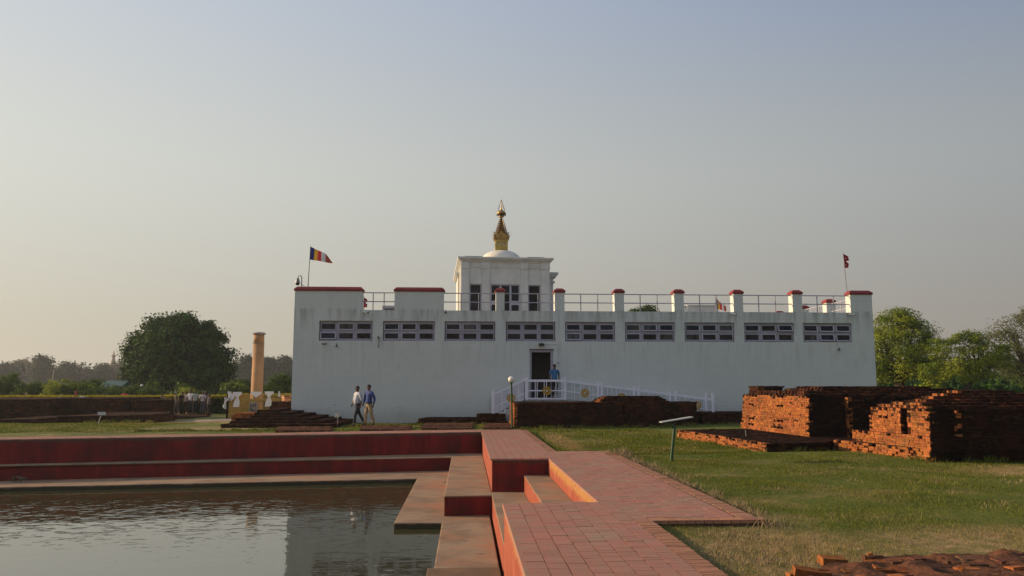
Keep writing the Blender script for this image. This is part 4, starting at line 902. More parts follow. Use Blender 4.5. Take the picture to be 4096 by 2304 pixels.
def wheel(px, py):
    c = rq(px, py, -.045); q = MB(); r_ = .20; y0 = c.y - .02; y1 = c.y + .01
    def ringseg(r0, r1, n_=28):
        V = []
        for y in (y0, y1):
            for r in (r0, r1):
                for k in range(n_): t = 6.2832 * k / n_; V.append((c.x + r * math.cos(t), y, c.z + r * math.sin(t)))
        Fc = []
        for k in range(n_):
            j = (k + 1) % n_; Fc += [(k, j, n_ + j, n_ + k), (2 * n_ + k, 3 * n_ + k, 3 * n_ + j, 2 * n_ + j), (n_ + k, n_ + j, 3 * n_ + j, 3 * n_ + k), (k, 2 * n_ + k, 2 * n_ + j, j)]
        q.add(V, Fc)
    ringseg(.14, .20); ringseg(.035, .075)
    for k in range(8):
        t = k * math.pi / 4; M_ = Matrix.Translation((c.x, 0, c.z)) @ Matrix.Rotation(t, 4, 'Y'); q.box(.06, .15, y0 + .003, y1 - .003, -.026, .026, M=M_)
    o = q.build('wheel_emblem', YEL, ramp); q = MB(); q.lathe([(.034, -.012), (.034, .012)], (0, 0, 0), 12); h = q.build('hub', RAILP, o); h.rotation_euler = (math.pi / 2, 0, 0); h.location = (c.x, c.y - .01, c.z)
for px, py in ((2187, 1563.5), (2339, 1572), (2044, 1592), (2786, 1621), (2486, 1590)): wheel(px, py)

# ------------------------------------------------------------------ ruins
def ruin(name, label, cat='brick ruin', group=None):
    return empty(name, (0, 0, 0), label=label, cat=cat, group=group), Bricks(), MB()
# flat platform and stepped ruin A
rt, B, K = ruin('brick_platform', 'low flat brick platform on the lawn in front of the stepped ruin')
pc = P(3067, 1813, -.06); pz = .19; pl = P(2708, 1718, pz); pr = Vector((pc.x + 3.3, pc.y + .5, 0)); pbk = Vector((pl.x + 6, pl.y + 2.8, 0))
poly = [(pc.x, pc.y), (pc.x + 1.65, pc.y + .1), (pc.x + 1.7, pc.y + .55), (pc.x + 4.4, pc.y + .9), (pl.x + 6, pl.y + .8), (pl.x, pl.y)]
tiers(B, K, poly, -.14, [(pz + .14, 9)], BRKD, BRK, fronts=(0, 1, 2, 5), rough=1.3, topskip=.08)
K.build('rubble_core', MORT, rt); B.finish(rt)
rt, B, K = ruin('stepped_brick_ruin', 'tall stepped brick ruin on the platform, its left side glowing orange, nearer the temple')
a = P(3237, 1748, pz); b = P(2963, 1712, pz); z = pz
def quadp(a, b, w, d=None): # a front-left corner, b back-left corner, width to the right
    return [(a.x, a.y), (a.x + w, a.y + w * .02), (b.x + w + .2, b.y + .2), (b.x, b.y)]
ply = quadp(a, b, 6.6)
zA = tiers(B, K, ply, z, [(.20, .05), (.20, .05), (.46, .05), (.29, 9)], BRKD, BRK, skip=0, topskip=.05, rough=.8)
for k, (pl_, yb_) in enumerate(((3075, 27.0), (3140, 26.8), (3215, 26.4), (3262, 26.0))):
    yf_ = a.y + .34 + .46 * k; xl_ = Q(pl_, 1570, yf_ + (1.4 if k < 3 else .6)).x; xr_ = a.x + 6.3 - .5 * k; xl_ = max(xl_, b.x + .26 + .14 * k)
    tiers(B, K, [(max(xl_, a.x + .06), yf_), (xr_, yf_ + .1), (xr_ + .2, yb_), (xl_ - .05, yb_), (xl_, yf_ + 1.5)], zA - .004 + .07 * k, [(.072, 9)], BRKM, BRKM, skip=.06, topskip=.16, rough=1.6, fronts=(0, 4), inset=.05)
# jutting stretch of the front wall
jx = Q(3386, 1620, a.y).x; ply2 = [(jx, a.y - .10), (jx + 3.0, a.y - .06), (jx + 3.0, a.y + .4), (jx, a.y + .4)]
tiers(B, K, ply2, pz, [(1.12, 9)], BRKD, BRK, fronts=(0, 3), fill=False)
# thicker masonry stump behind
a2 = Q(3040, 1588, 28.6); a3 = Q(3172, 1588, 28.6)
K.build('rubble_core', MORT, rt); B.finish(rt)
rt, B, K = ruin('round_brick_stump', 'round worn brick stump rising behind the left end of the stepped ruin')
c = Vector(((a2.x + a3.x) / 2, 29.6, 0)); rr_ = (a3.x - a2.x) / 2; zt_ = Q(3100, 1545, 29).z
ply = [(c.x + rr_ * math.cos(t), c.y + rr_ * math.sin(t)) for t in np.linspace(-2.4, 3.88, 14, endpoint=False)]
tiers(B, K, ply, -.05, [(zt_ + .05, 9)], BRKM, BRKM, fronts=tuple(range(14)))
K.build('rubble_core', MORT, rt); B.finish(rt)
# ruin B at the right
rt, B, K = ruin('square_brick_ruin', 'nearest tall brick ruin at the right, with a deep vertical slot in its lit side')
a = P(3721, 1850, -.05); b = P(3395, 1806, -.05); z = -.12
ply = quadp(Vector((a.x + .02, a.y, 0)), Vector((b.x - .25, b.y + .3, 0)), 7.5)
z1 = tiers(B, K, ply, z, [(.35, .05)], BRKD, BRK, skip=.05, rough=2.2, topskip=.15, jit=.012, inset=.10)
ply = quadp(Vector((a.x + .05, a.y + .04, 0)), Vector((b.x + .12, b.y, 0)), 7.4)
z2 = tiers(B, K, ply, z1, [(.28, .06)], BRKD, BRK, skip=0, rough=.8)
# upper wall: two lengths of the lit side with a slot between them
a4 = Vector((a.x + .12, a.y + .12, 0)); b4 = Vector((b.x + .33, b.y - .5, 0)); dv = (b4 - a4); ln = dv.length; dv.normalize()
s0 = a4 + dv * .82; s1 = a4 + dv * 1.06
upz = [(.40, .02), (.21, 9)]
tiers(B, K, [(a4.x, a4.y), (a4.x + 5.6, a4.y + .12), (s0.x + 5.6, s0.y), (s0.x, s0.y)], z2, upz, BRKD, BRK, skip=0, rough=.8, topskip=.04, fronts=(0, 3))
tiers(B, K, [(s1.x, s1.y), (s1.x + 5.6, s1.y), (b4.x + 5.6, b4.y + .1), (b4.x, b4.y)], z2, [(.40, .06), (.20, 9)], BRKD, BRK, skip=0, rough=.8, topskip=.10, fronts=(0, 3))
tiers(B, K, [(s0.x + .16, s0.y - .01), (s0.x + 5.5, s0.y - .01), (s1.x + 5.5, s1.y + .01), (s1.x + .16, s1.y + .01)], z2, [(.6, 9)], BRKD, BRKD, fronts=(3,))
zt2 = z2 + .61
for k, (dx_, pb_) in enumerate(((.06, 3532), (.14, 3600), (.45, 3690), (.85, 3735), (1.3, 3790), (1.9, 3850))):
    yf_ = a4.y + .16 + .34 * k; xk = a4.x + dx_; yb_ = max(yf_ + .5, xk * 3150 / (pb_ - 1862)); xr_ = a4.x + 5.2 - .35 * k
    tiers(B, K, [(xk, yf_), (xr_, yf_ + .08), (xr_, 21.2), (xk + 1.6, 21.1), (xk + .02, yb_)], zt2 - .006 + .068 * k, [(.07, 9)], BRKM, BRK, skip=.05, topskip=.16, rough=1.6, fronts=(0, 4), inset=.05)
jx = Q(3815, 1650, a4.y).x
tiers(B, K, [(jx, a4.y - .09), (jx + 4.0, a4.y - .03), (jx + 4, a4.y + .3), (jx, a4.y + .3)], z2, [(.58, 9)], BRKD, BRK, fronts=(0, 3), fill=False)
K.build('rubble_core', MORT, rt); B.finish(rt)
# ruin C: right edge
rt, B, K = ruin('brick_wall_fragment', 'fragment of sunlit brick wall at the right edge behind the square ruin')
c0 = Q(4062, 1660, 20.5)
tiers(B, K, [(c0.x, 20.4), (c0.x + 3, 20.6), (c0.x + 3, 23.5), (c0.x - .25, 23.4)], -.1, [(.55, .02), (.65, .08), (.07, 9)], BRK, BRK, rough=1.5)
K.build('rubble_core', MORT, rt); B.finish(rt)
# ruin H: near foreground
rt, B, K = ruin('foreground_brick_wall', 'broken top of a brick wall in the bottom right corner of the photo')
hz = .22; h0 = P(3205, 2300, hz); hA = P(3290, 2232, hz); hR = P(4096, 2204, hz)
ply = [(h0.x - .02, h0.y - 1.6), (7.5, h0.y - 1.9), (7.5, hR.y + .05), (hR.x, hR.y + .03), (hA.x + .45, hA.y + .12), (hA.x + .40, hA.y - .08), (hA.x, hA.y - .1), (h0.x, h0.y + .12)]
K.prism(shrink(ply, .03), -.2, hz - .038)
n_ = len(ply)
for i in range(n_): wallface(B, ply[i], ply[(i + 1) % n_], -.12, hz - .06, BRK, rough=2, vis=1, H=.062)
ip = inpoly(ply); y = h0.y - 1.6; k = 0
while y < hR.y + .25:
    x = h0.x - .1 - (.12 if k % 2 else 0)
    while x < 7.4:
        l_ = random.choice((.23, .23, .18, .12)) * random.uniform(.9, 1.05)
        if ip(x + l_ / 2, y + .055) and random.random() > .10:
            m_ = random.choice((BRKW, BRKW, BRKW, BRK)) if x > 3.3 else random.choice((BRK, BRKW))
            B.add((x + l_ / 2, y + .055 + random.gauss(0, .008), hz - .046 + random.gauss(0, .010) - (.02 if random.random() < .2 else 0)), random.gauss(0, .06), (l_ - .006, .114 * random.uniform(.9, 1.1), .065), m_, 2, random.gauss(0, .09), random.gauss(0, .05))
        x += l_
    y += .115; k += 1
gx_ = np.arange(h0.x - .1, 7.4, .045); gy_ = np.arange(h0.y - 1.5, hR.y + .1, .045); from mathutils import noise as _n
Vc = []; Ic = {}
for jy, yy in enumerate(gy_):
    for ix, xx in enumerate(gx_):
        Ic[(ix, jy)] = len(Vc); Vc.append((xx, yy, hz - .010 + .050 * _n.noise(Vector((xx * 4, yy * 4, 1))) + .025 * _n.noise(Vector((xx * 13, yy * 13, 5)))))
ipi = inpoly(shrink(ply, .07)); cr_ = MB(); cr_.add(Vc, [(Ic[(ix, jy)], Ic[(ix + 1, jy)], Ic[(ix + 1, jy + 1)], Ic[(ix, jy + 1)]) for jy in range(len(gy_) - 1) for ix in range(len(gx_) - 1) if ipi(gx_[ix] + .02, gy_[jy] + .02)])
cr_.build('worn_top', mat('eroded_brick_crust', (.15, .065, .036), (.06, .034, .022), scale=7, rough=1, spec=.04, bump=.02, bscale=30, c3=(.24, .10, .04), s3=5, lo3=.58, hi3=.68), rt, smooth=True)
for k in range(60):
    x = random.uniform(2.9, 7.3); yy = random.uniform(h0.y - .6, hR.y + .2)
    if ip(x, yy): B.add((x, yy, hz + .002), random.uniform(0, 3), (random.uniform(.02, .06), random.uniform(.02, .05), random.uniform(.015, .03)), random.choice((BRKW, BRK)), .5, random.gauss(0, .25), random.gauss(0, .25))
for px, py, s in ((3330, 2247, 1.0), (3225, 2292, .9)):
    q = P(px, py, hz); B.add((q.x, q.y, hz + .004), random.uniform(-.3, .3), (.22 * s, .11 * s, .07 * s), BRK, 3, random.gauss(0, .1), random.gauss(0, .1))
K.build('rubble_core', MORT, rt); B.finish(rt)
# ruin D: long wall in front of the door
rt, B, K = ruin('long_brick_mound', 'long brick mound with sagging courses before the temple door')
d0 = P(2056, 1712, -.05); d1 = P(2794, 1699, -.05); zD = Q(2056, 1613, d0.y).z
mid = d0.lerp(d1, .57)
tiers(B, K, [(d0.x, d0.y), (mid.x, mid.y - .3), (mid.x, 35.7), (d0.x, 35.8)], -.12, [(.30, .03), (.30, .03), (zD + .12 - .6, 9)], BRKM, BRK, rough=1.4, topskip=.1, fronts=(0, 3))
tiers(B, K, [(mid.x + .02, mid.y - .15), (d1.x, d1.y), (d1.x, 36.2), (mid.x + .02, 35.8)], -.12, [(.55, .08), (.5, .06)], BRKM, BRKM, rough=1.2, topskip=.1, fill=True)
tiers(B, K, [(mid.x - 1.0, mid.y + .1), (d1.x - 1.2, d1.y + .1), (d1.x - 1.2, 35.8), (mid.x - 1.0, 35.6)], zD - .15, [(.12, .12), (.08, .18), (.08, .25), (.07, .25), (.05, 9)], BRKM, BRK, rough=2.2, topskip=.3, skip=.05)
K.build('rubble_core', MORT, rt); B.finish(rt)
# low plinth wall right of D, and left of D
rt, B, K = ruin('low_brick_plinth', 'low dark plinth at the temple foot between mound and stepped ruin')
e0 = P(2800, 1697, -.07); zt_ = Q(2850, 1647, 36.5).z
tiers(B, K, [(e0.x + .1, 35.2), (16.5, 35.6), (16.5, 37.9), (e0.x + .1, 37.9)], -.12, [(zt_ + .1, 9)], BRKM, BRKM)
K.build('rubble_core', MORT, rt); B.finish(rt)
rt, B, K = ruin('low_brick_footing', 'low brick footing along the temple wall left of the stair')
f0, f1 = Q(1668, 1680, 36.3), Q(2030, 1680, 36.3)
tiers(B, K, [(f0.x, 35.9), (f1.x, 36.1), (f1.x, 37.95), (f0.x + .35, 37.95)], -.12, [(.16, .12), (.13, 9)], BRKM, BRKM, rough=1.8)
tiers(B, K, [(f1.x - 1.4, 36.0), (f1.x - .1, 36.15), (f1.x - .1, 37.4), (f1.x - 1.25, 37.4)], .14, [(.22, 9)], BRKM, BRKM, rough=1.8, topskip=.3)
K.build('rubble_core', MORT, rt); B.finish(rt)
for (xa, xb, ya, yb, lab) in ((1685, 1890, 1714, 1692, 'larger flat patch of worn bricks in the grass left of the green lamp post'), (1932, 2046, 1712, 1693, 'small flat patch of bricks at the foot of the green lamp post'),
                              (1440, 1641, 1718, 1702, 'thin worn brick strip beside the walking men'), (1100, 1325, 1722, 1707, 'strip of loose bricks below the stepped corner ruin')):
    rt, B, K = ruin('brick_patch', lab, 'brick patch')
    p0 = P(xa, ya, 0); p1 = P(xb, ya, 0); p2 = P(xb, yb, 0); p3 = P(xa + 14, yb, 0)
    tiers(B, K, [(p0.x, p0.y), (p1.x, p1.y), (p2.x, p2.y), (p3.x, p3.y)], -.14, [(.15, 9)], BRKW, BRKW, rough=2.5, topskip=.1)
    K.build('rubble_core', MORT, rt); B.finish(rt)
# ruin E: stepped corner at the left of the temple
rt, B, K = ruin('stepped_corner_ruin', 'wide low stepped brick ruin at the left corner of the temple')
zE = -.16
e0 = P(884, 1717, -.10); 
lv = [(884, 1300, 1716, .24), (918, 1290, 1700, .10), (940, 1275, 1695, .10), (1000, 1262, 1690, .10), (1015, 1250, 1684, .10), (1024, 1235, 1680, .10)]
zc_ = -.14
for i, (xa, xb, yy, h) in enumerate(lv):
    Yf = e0.y + i * .42; pa = Q(xa, 1700, Yf); xr = Q(1345, 1700, Yf).x - i * .52
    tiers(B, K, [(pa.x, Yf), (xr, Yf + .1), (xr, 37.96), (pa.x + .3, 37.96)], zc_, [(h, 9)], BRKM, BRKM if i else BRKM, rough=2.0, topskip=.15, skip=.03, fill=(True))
    zc_ += h
K.build('rubble_core', MORT, rt); B.finish(rt)
rt, B, K = ruin('brick_ruin_tongue', 'narrow raised tongue of bricks pointing left in front of the golden fence')
g0 = Q(925, 1672, 41); tiers(B, K, [(g0.x, 41), (g0.x + 2.6, 41.3), (g0.x + 2.6, 44), (g0.x + .6, 44)], -.4, [(Q(925, 1662, 41).z + .4, .15), (.1, 9)], BRK, BRK, rough=1.5)
K.build('rubble_core', MORT, rt); B.finish(rt)
rt, B, K = ruin('brick_buttress', 'dark brick buttress with a pale whitewashed top at the left side of the temple')
h0_ = Q(1092, 1640, 46); h1_ = Q(1166, 1640, 46); zt_ = Q(1100, 1607, 46).z
tiers(B, K, [(h0_.x - .2, 46), (h1_.x + 1.5, 46), (h1_.x + 1.5, 49), (h0_.x, 49)], -.6, [(zt_ + .35, .15), (.25, 9)], BRKM, BRKM)
K.build('rubble_core', MORT, rt)
PALEB = mat('whitewashed_bricks', (.55, .33, .18), (.30, .12, .05), scale=6, rough=.9, rand=.4)
c = Vector(((h0_.x + h1_.x) / 2 + .4, 47.4)); ply = [(c.x + .78 * math.cos(t), c.y + .78 * math.sin(t)) for t in np.linspace(-2.2, 4.08, 12, endpoint=False)]
K2 = MB(); tiers(B, K2, ply, zt_, [(Q(1120, 1583, 47).z - zt_, 9)], PALEB, PALEB, fronts=tuple(range(12))); K2.build('top_core', MORT, rt); B.finish(rt)
# ruin G: long dark wall at the left
rt, B, K = ruin('long_brick_wall', 'long dark brick wall across the left of the lawn')
gl = Q(-260, 1650, 49).x; gr = Q(700, 1650, 56).x; zt_ = Q(300, 1593, 52).z
tiers(B, K, [(gl, 48.5), (Q(150, 1600, 50).x, 50.5), (Q(180, 1600, 50).x, 49.8), (gr, 56), (gr, 57.5), (gl, 57)], -.7, [(.75, .04), (zt_ + .7 - .75 - .14, .2), (.14, 9)], BRKM, BRKM, L_=.3 if False else None) if False else None
for (poly, lev) in (([(gl, 47.5), (Q(150, 1600, 48).x, 48.5), (Q(150, 1600, 48).x, 57), (gl, 57)], [(.5, .10), (zt_ + .75 - .5 - .20, .3), (.10, .3), (.10, 9)]),
                    ([(Q(160, 1600, 50).x, 50.5), (Q(520, 1600, 52).x, 52), (Q(520, 1600, 52).x, 58), (Q(160, 1600, 50).x, 57.5)], [(.7, .06), (zt_ + .75 - .7 - .1, .4), (.1, 9)]),
                    ([(Q(522, 1600, 51.5).x, 51.6), (Q(697, 1600, 53.2).x, 53.2), (Q(690, 1600, 57).x, 57), (Q(522, 1600, 51.5).x, 57)], [(.8, .06), (zt_ + .75 - .8 - .12, 9)])):
    tiers(B, K, poly, -.75, lev, BRKM, BRKM, H=.09, fronts=(0,), rough=1.3, fill=False, topskip=.2)
# lower ledges in front
tiers(B, K, [(Q(185, 1690, 43).x, 43), (Q(600, 1690, 45).x, 45.5), (Q(700, 1690, 50).x, 50), (Q(690, 1690, 52).x, 52), (Q(185, 1690, 43).x, 51)], -.45, [(.30, .5), (.18, 9)], BRKM, BRKM, H=.08, fronts=(0, 1), rough=1.5, fill=False, topskip=.2)
tiers(B, K, [(Q(-100, 1690, 41.5).x, 41.5), (Q(150, 1690, 42).x, 42), (Q(150, 1690, 42).x, 48), (Q(-100, 1690, 41.5).x, 48)], -.35, [(.14, 1.0), (.14, 9)], BRKM, BRKM, H=.07, fronts=(0, 1), rough=1.5, fill=False, topskip=.3)
K.build('rubble_core', mat('earthy_ruin_top', (.045, .024, .016), (.025, .018, .012), scale=.8, rough=1, spec=.02, bump=.05, bscale=5, c3=(.13, .05, .022), s3=.25, lo3=.55, hi3=.7), rt); B.finish(rt)
rt, B, K = ruin('low_brick_step', 'low brick step on which the group of visitors stands')
tiers(B, K, [(Q(690, 1670, 52).x, 52.5), (Q(834, 1662, 56.2).x, 56.2), (Q(850, 1662, 61).x, 61), (Q(680, 1660, 60).x, 60)], -.62, [(.14, .3), (.04, 9)], BRKM, BRKM, fronts=(0, 1), rough=1.5, fill=False)
K.build('rubble_core', MORT, rt); B.finish(rt)
# dark mound behind the ruins at right
rt, B, K = ruin('dark_brick_mound', 'dark brick mound in the shade behind the right end of the temple')
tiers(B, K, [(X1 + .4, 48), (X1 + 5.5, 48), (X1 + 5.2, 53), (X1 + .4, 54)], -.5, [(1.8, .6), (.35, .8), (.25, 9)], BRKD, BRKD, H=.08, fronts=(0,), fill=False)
K.build('rubble_core', MORT, rt); B.finish(rt)

# ------------------------------------------------------------------ pillar, fence, cloth
PY = 56.0
pc_ = Q(1031, 1480, PY); pzb = -.5
pil = empty('stone_pillar', (pc_.x, PY, pzb), label='tall tan sandstone pillar with a flat grey cap beside the temple', cat='pillar')
zt_ = Q(1031, 1339, PY).z - pzb; r0 = .42; r1 = .355
mb = MB(); zb_ = Q(1031, 1375, PY).z - pzb; mb.lathe([(r0, 0), (r0, .4), (r1 + .015, zb_)], n=28); mb.build('shaft', SAN, pil, smooth=True)
mb = MB(); mb.lathe([(r1 + .01, zb_ + .03), (r1, zt_)], n=28); mb.build('upper_shaft', SAN, pil, smooth=True)
mb = MB(); mb.lathe([(r1 + .03, zb_), (r1 + .04, zb_ + .03), (r1 + .01, zb_ + .05)], n=28); mb.build('metal_band', GREY, pil)
mb = MB(); mb.lathe([(r1, zt_), (.46, zt_ + .03), (.46, zt_ + .09), (.35, zt_ + .15), (.1, zt_ + .19), (.01, zt_ + .19)], n=28); mb.build('cap', mat('grey_cap_stone', (.28, .25, .21), (.2, .18, .15), scale=4, rough=.8), pil, smooth=False)
FYN = 53.0
fxa = Q(909, 1640, FYN).x; fxb = Q(1125, 1640, FYN).x; fzb = -.52; fzt = Q(1000, 1577, FYN).z
fence = empty('golden_fence', (0, 0, 0), label='golden painted picket fence round the foot of the stone pillar', cat='fence')
FG = mat('gilt_fence_paint', (.34, .23, .05), (.24, .16, .04), scale=3, rough=.6)
def fencerun(xa, ya, xb, yb):
    a = Vector((xa, ya, fzb)); b = Vector((xb, yb, fzb)); ln = (b - a).length; n_ = int(ln / .115)
    for i in range(n_ + 1):
        p_ = a.lerp(b, i / n_); q = MB(); h_ = fzt - fzb - .06; q.tube([p_, p_ + Vector((0, 0, h_)), p_ + Vector((0, 0, h_ + .08))], [.018, .018, .003], 5); q.build('picket', FG, fence)
    d = (b - a).normalized(); nr = Vector((-d.y, d.x, 0)) * .02
    for z_, h_ in ((.05, .28), (.62, .03), (1.12, .16)):
        q = MB(); v_ = [a - nr, b - nr, b + nr, a + nr]; q.add([p + Vector((0, 0, z_)) for p in v_] + [p + Vector((0, 0, z_ + h_)) for p in v_], [(0, 3, 2, 1), (4, 5, 6, 7), (0, 1, 5, 4), (1, 2, 6, 5), (2, 3, 7, 6), (3, 0, 4, 7)]); q.build('fence_rail', FG, fence)
    for p_ in (a, b): q = MB(); q.box(p_.x - .05, p_.x + .05, p_.y - .05, p_.y + .05, fzb, fzt + .02); q.build('fence_post', FG, fence)
fencerun(fxa, FYN, fxb, FYN); fencerun(fxa, FYN, fxa, FYN + 6); fencerun(fxa, FYN + 6, fxb, FYN + 6)
mb = MB(); a, b = Q(994, 1690, FYN - .1), Q(1027, 1690, FYN - .1); za, zb = Q(1000, 1657, FYN).z, Q(1000, 1609, FYN).z
mb.box(a.x, b.x, FYN - .12, FYN - .06, za - .25, zb); no_ = mb.build('notice_board', GREY); tag(no_, 'framed grey stone notice panel fixed before the golden fence', 'notice board')
mb = MB(); mb.box(a.x + .07, b.x - .07, FYN - .135, FYN - .121, za, zb - .08); mb.build('stone_panel', mat('dark_carved_panel', (.06, .06, .055), (.25, .24, .22), scale=9, rough=.7, lo=.5, hi=.6), no_)
def bow(px, py, label, w=.42, h=.95, tail=True, Y=FYN - .06):
    c = Q(px, py, Y); root = empty('cloth_bow', c, label=label, cat='cloth', group='white cloths tied to the golden fence'); f = MB()
    def patch(pts_l, pts_r, amp):
        V = []; n_ = 8
        for (l_, r_) in zip(pts_l, pts_r):
            for k in range(n_ + 1): t = k / n_; V.append((l_[0] + (r_[0] - l_[0]) * t, -.04 - amp * (1 + math.sin(t * 19 + l_[1] * 4)) / 2, l_[1] + (r_[1] - l_[1]) * t))
        f.add(V, [(i * (n_ + 1) + k, i * (n_ + 1) + k + 1, (i + 1) * (n_ + 1) + k + 1, (i + 1) * (n_ + 1) + k) for i in range(len(pts_l) - 1) for k in range(n_)])
    patch([(-w, .02), (-w * .9, -.12), (-.08, -.30), (-.06, -.34)], [(w, .02), (w * .95, -.12), (.08, -.28), (.06, -.34)], .06); f.build('swag', CLOTH, root, smooth=True)
    if tail:
        f = MB(); patch([(-.06, -.31), (-.2, -.6), (-w * .85, -h)], [(.07, -.31), (.16, -.6), (w * .5, -h)], .07); f.build('tail', CLOTH, root, smooth=True)
        k = MB(); k.lathe([(.01, -.05), (.07, -.03), (.07, .03), (.01, .05)], (0, -.08, -.31), 8); k.build('knot', CLOTH, root, smooth=True)
bow(951, 1569, 'white cloth bow with a long tail tied left of the pillar', .30)
bow(1078, 1567, 'white cloth bow with a long tail tied right of the pillar', .30)
bow(1026, 1568, 'white triangular cloth hung in front of the foot of the pillar', .36, tail=False)
bow(920, 1567, 'small bunched white cloth at the left corner of the golden fence', .12, .5)
bow(932, 1577, 'second bunched white cloth between the fence corner and the left bow', .14, tail=False)
bow(905, 1590, 'white cloth hanging from the side of the fence at its far left', .09, .75, Y=FYN + .4)
bow(1118, 1566, 'small upright white cloth on the fence beside the temple wall', .06, tail=False)

# ------------------------------------------------------------------ lamp posts, signs
lp = P(2048.5, 1713, -.02); lamp = empty('globe_lamp_post', lp, label='dark green lamp post with one white globe at the end of the path', cat='lamp post')
gh = Q(2044, 1518, lp.y).z - lp.z; mb = MB(); mb.tube([(0, 0, 0), (-.03, 0, gh - .12)], [.042, .035], 10); mb.build('pole', GREENP, lamp)
mb = MB(); mb.lathe([(.045, -.16), (.06, -.13), (.045, -.11)], (-.035, 0, gh), 12); mb.build('collar', GREENP, lamp)
mb = MB(); mb.lathe([(.125 * math.cos(t), .125 * math.sin(t)) for t in np.linspace(-1.5, 1.57, 14)], (-.035, 0, gh), 20); mb.build('globe', mat('opal_glass_globe', (.75, .72, .66), rough=.25, spec=.5), lamp, smooth=True)
sb = P(2683, 1843, -.06); sb.z = GZ(sb.x, sb.y)
sign = empty('reading_sign', sb, label='slanted information board seen edge-on on a leaning green post in the lawn', cat='sign')
q = Q(2700, 1690, sb.y) - sb; mb = MB(); mb.tube([(0, 0, -.1), (q.x, 0, q.z)], .035, 8); mb.build('post', GREENP, sign)
mb = MB(); mb.tube([(q.x * .75, 0, q.z * .82), (q.x - .14, 0, q.z - .02)], .015, 6); mb.build('brace', GREENP, sign)
a, b = Q(2642, 1691, sb.y) - sb, Q(2767, 1670, sb.y) - sb; mb = MB(); hh = .15
mb.add([(a.x, -hh, a.z), (b.x, -hh, b.z), (b.x, hh, b.z + .0), (a.x, hh, a.z + .0), (a.x, -hh, a.z + .022), (b.x, -hh, b.z + .022), (b.x, hh, b.z + .022), (a.x, hh, a.z + .022)],
       [(0, 3, 2, 1), (4, 5, 6, 7), (0, 1, 5, 4), (1, 2, 6, 5), (2, 3, 7, 6), (3, 0, 4, 7)]); bd = mb.build('board', mat('grey_white_sign_board', (.30, .32, .31), rough=.6), sign, bevel=.004)
# thin stake at the platform
st = P(2989, 1772, 0); mb = MB(); mb.tube([(0, 0, -.1), (-.04, 0, .42)], .014, 6); o = mb.build('metal_stake', GREY); o.location = (st.x, st.y, GZ(st.x, st.y)); tag(o, 'thin metal stake standing against the edge of the brick platform', 'stake')
# small white board at the left
s2 = P(392, 1688, -.25); s2.z = GZ(s2.x, s2.y); s2 = Vector((Q(392, 1688, 40.2).x, 40.2, GZ(Q(392, 1688, 40.2).x, 40.2)))
sg = empty('small_sign', s2, label='small white tilted sign on a thin leaning post before the long brick wall', cat='sign')
q = Q(408, 1656, 40.2) - s2; mb = MB(); mb.tube([(0, 0, -.05), (q.x - .02, 0, q.z)], .02, 6); mb.build('post', GREY, sg)
mb = MB(); mb.box(q.x - .2, q.x + .18, -.03, 0, q.z - .05, q.z + .10); o = mb.build('board', mat('pale_board', (.5, .52, .55), rough=.5), sg)
# twin white plates near the men
s3 = P(1350, 1709, -.05); sg = empty('twin_plate_post', s3, label='two small white plates on a short post at the corner of the stepped ruin', cat='sign')
q = Q(1348, 1661, s3.y) - s3; mb = MB(); mb.tube([(0, 0, -.05), (0, 0, q.z)], .018, 6); mb.build('post', GREY, sg)
for k in (-1, 1): mb = MB(); mb.box(k * .045 - .03 + q.x, k * .045 + .03 + q.x, -.03, .0, q.z - .09, q.z + .08); mb.build('plate', mat('cream_plate', (.72, .66, .5), rough=.5), sg)
# cluster of three globes in the garden
cl = Q(564, 1600, 84); cl.z = -.6; lamp2 = empty('three_globe_lamp', cl, label='garden lamp with three white globes left of the big tree', cat='lamp post')
gh = Q(564, 1546, 84).z - cl.z; mb = MB(); mb.tube([(0, 0, 0), (0, 0, gh)], .04, 8); mb.build('pole', GREENP, lamp2)
for dx_, dz_ in ((-.42, -.18), (0, .08), (.38, -.14)):
    mb = MB(); mb.tube([(0, 0, gh - .4), (dx_, 0, gh + dz_ - .15)], .02, 6); mb.build('arm', GREENP, lamp2)
    mb = MB(); mb.lathe([(.15 * math.cos(t), .15 * math.sin(t)) for t in np.linspace(-1.5, 1.57, 10)], (dx_, 0, gh + dz_), 14); mb.build('globe', bpy.data.materials['opal_glass_globe'], lamp2, smooth=True)
# green roofed shelter
sh = Q(460, 1560, 90); sh.z = -.6; shl = empty('green_shelter', sh, label='open shelter with a green sheet roof among the shrubs on the left', cat='shelter')
wv = (Q(510, 1540, 90).x - Q(410, 1540, 90).x) / 2; zr = Q(460, 1545, 90).z - sh.z; mb = MB()
mb.add([(-wv, -1.5, zr), (wv, -1.5, zr), (wv, .2, zr + .62), (-wv + .5, .2, zr + .62), (-wv, 1.9, zr), (wv, 1.9, zr), (-wv, -1.5, zr - .05), (wv, -1.5, zr - .05)], [(0, 1, 2, 3), (3, 2, 5, 4), (0, 3, 4), (1, 5, 2), (6, 7, 1, 0)])
mb.build('roof', mat('green_sheet_roof', (.06, .12, .10), (.04, .09, .08), scale=2, rough=.5), shl)
for sx_ in (-1, 1):
    for sy_ in (-1.3, 1.6): mb = MB(); mb.box(sx_ * (wv - .2) - .05, sx_ * (wv - .2) + .05, sy_ - .05, sy_ + .05, 0, zr); mb.build('post', BARK, shl)
# leaning pole at the left
pp = Q(201, 1537, 100); mb = MB(); q2_ = Q(216, 1482, 100) - pp; mb.tube([(0, 0, -1.4), (q2_.x, 0, q2_.z)], .05, 6); o = mb.build('leaning_pole', mat('pale_pole', (.35, .33, .30), rough=.6)); o.location = pp; tag(o, 'thin pale leaning pole rising from the shrubs at the far left', 'pole')
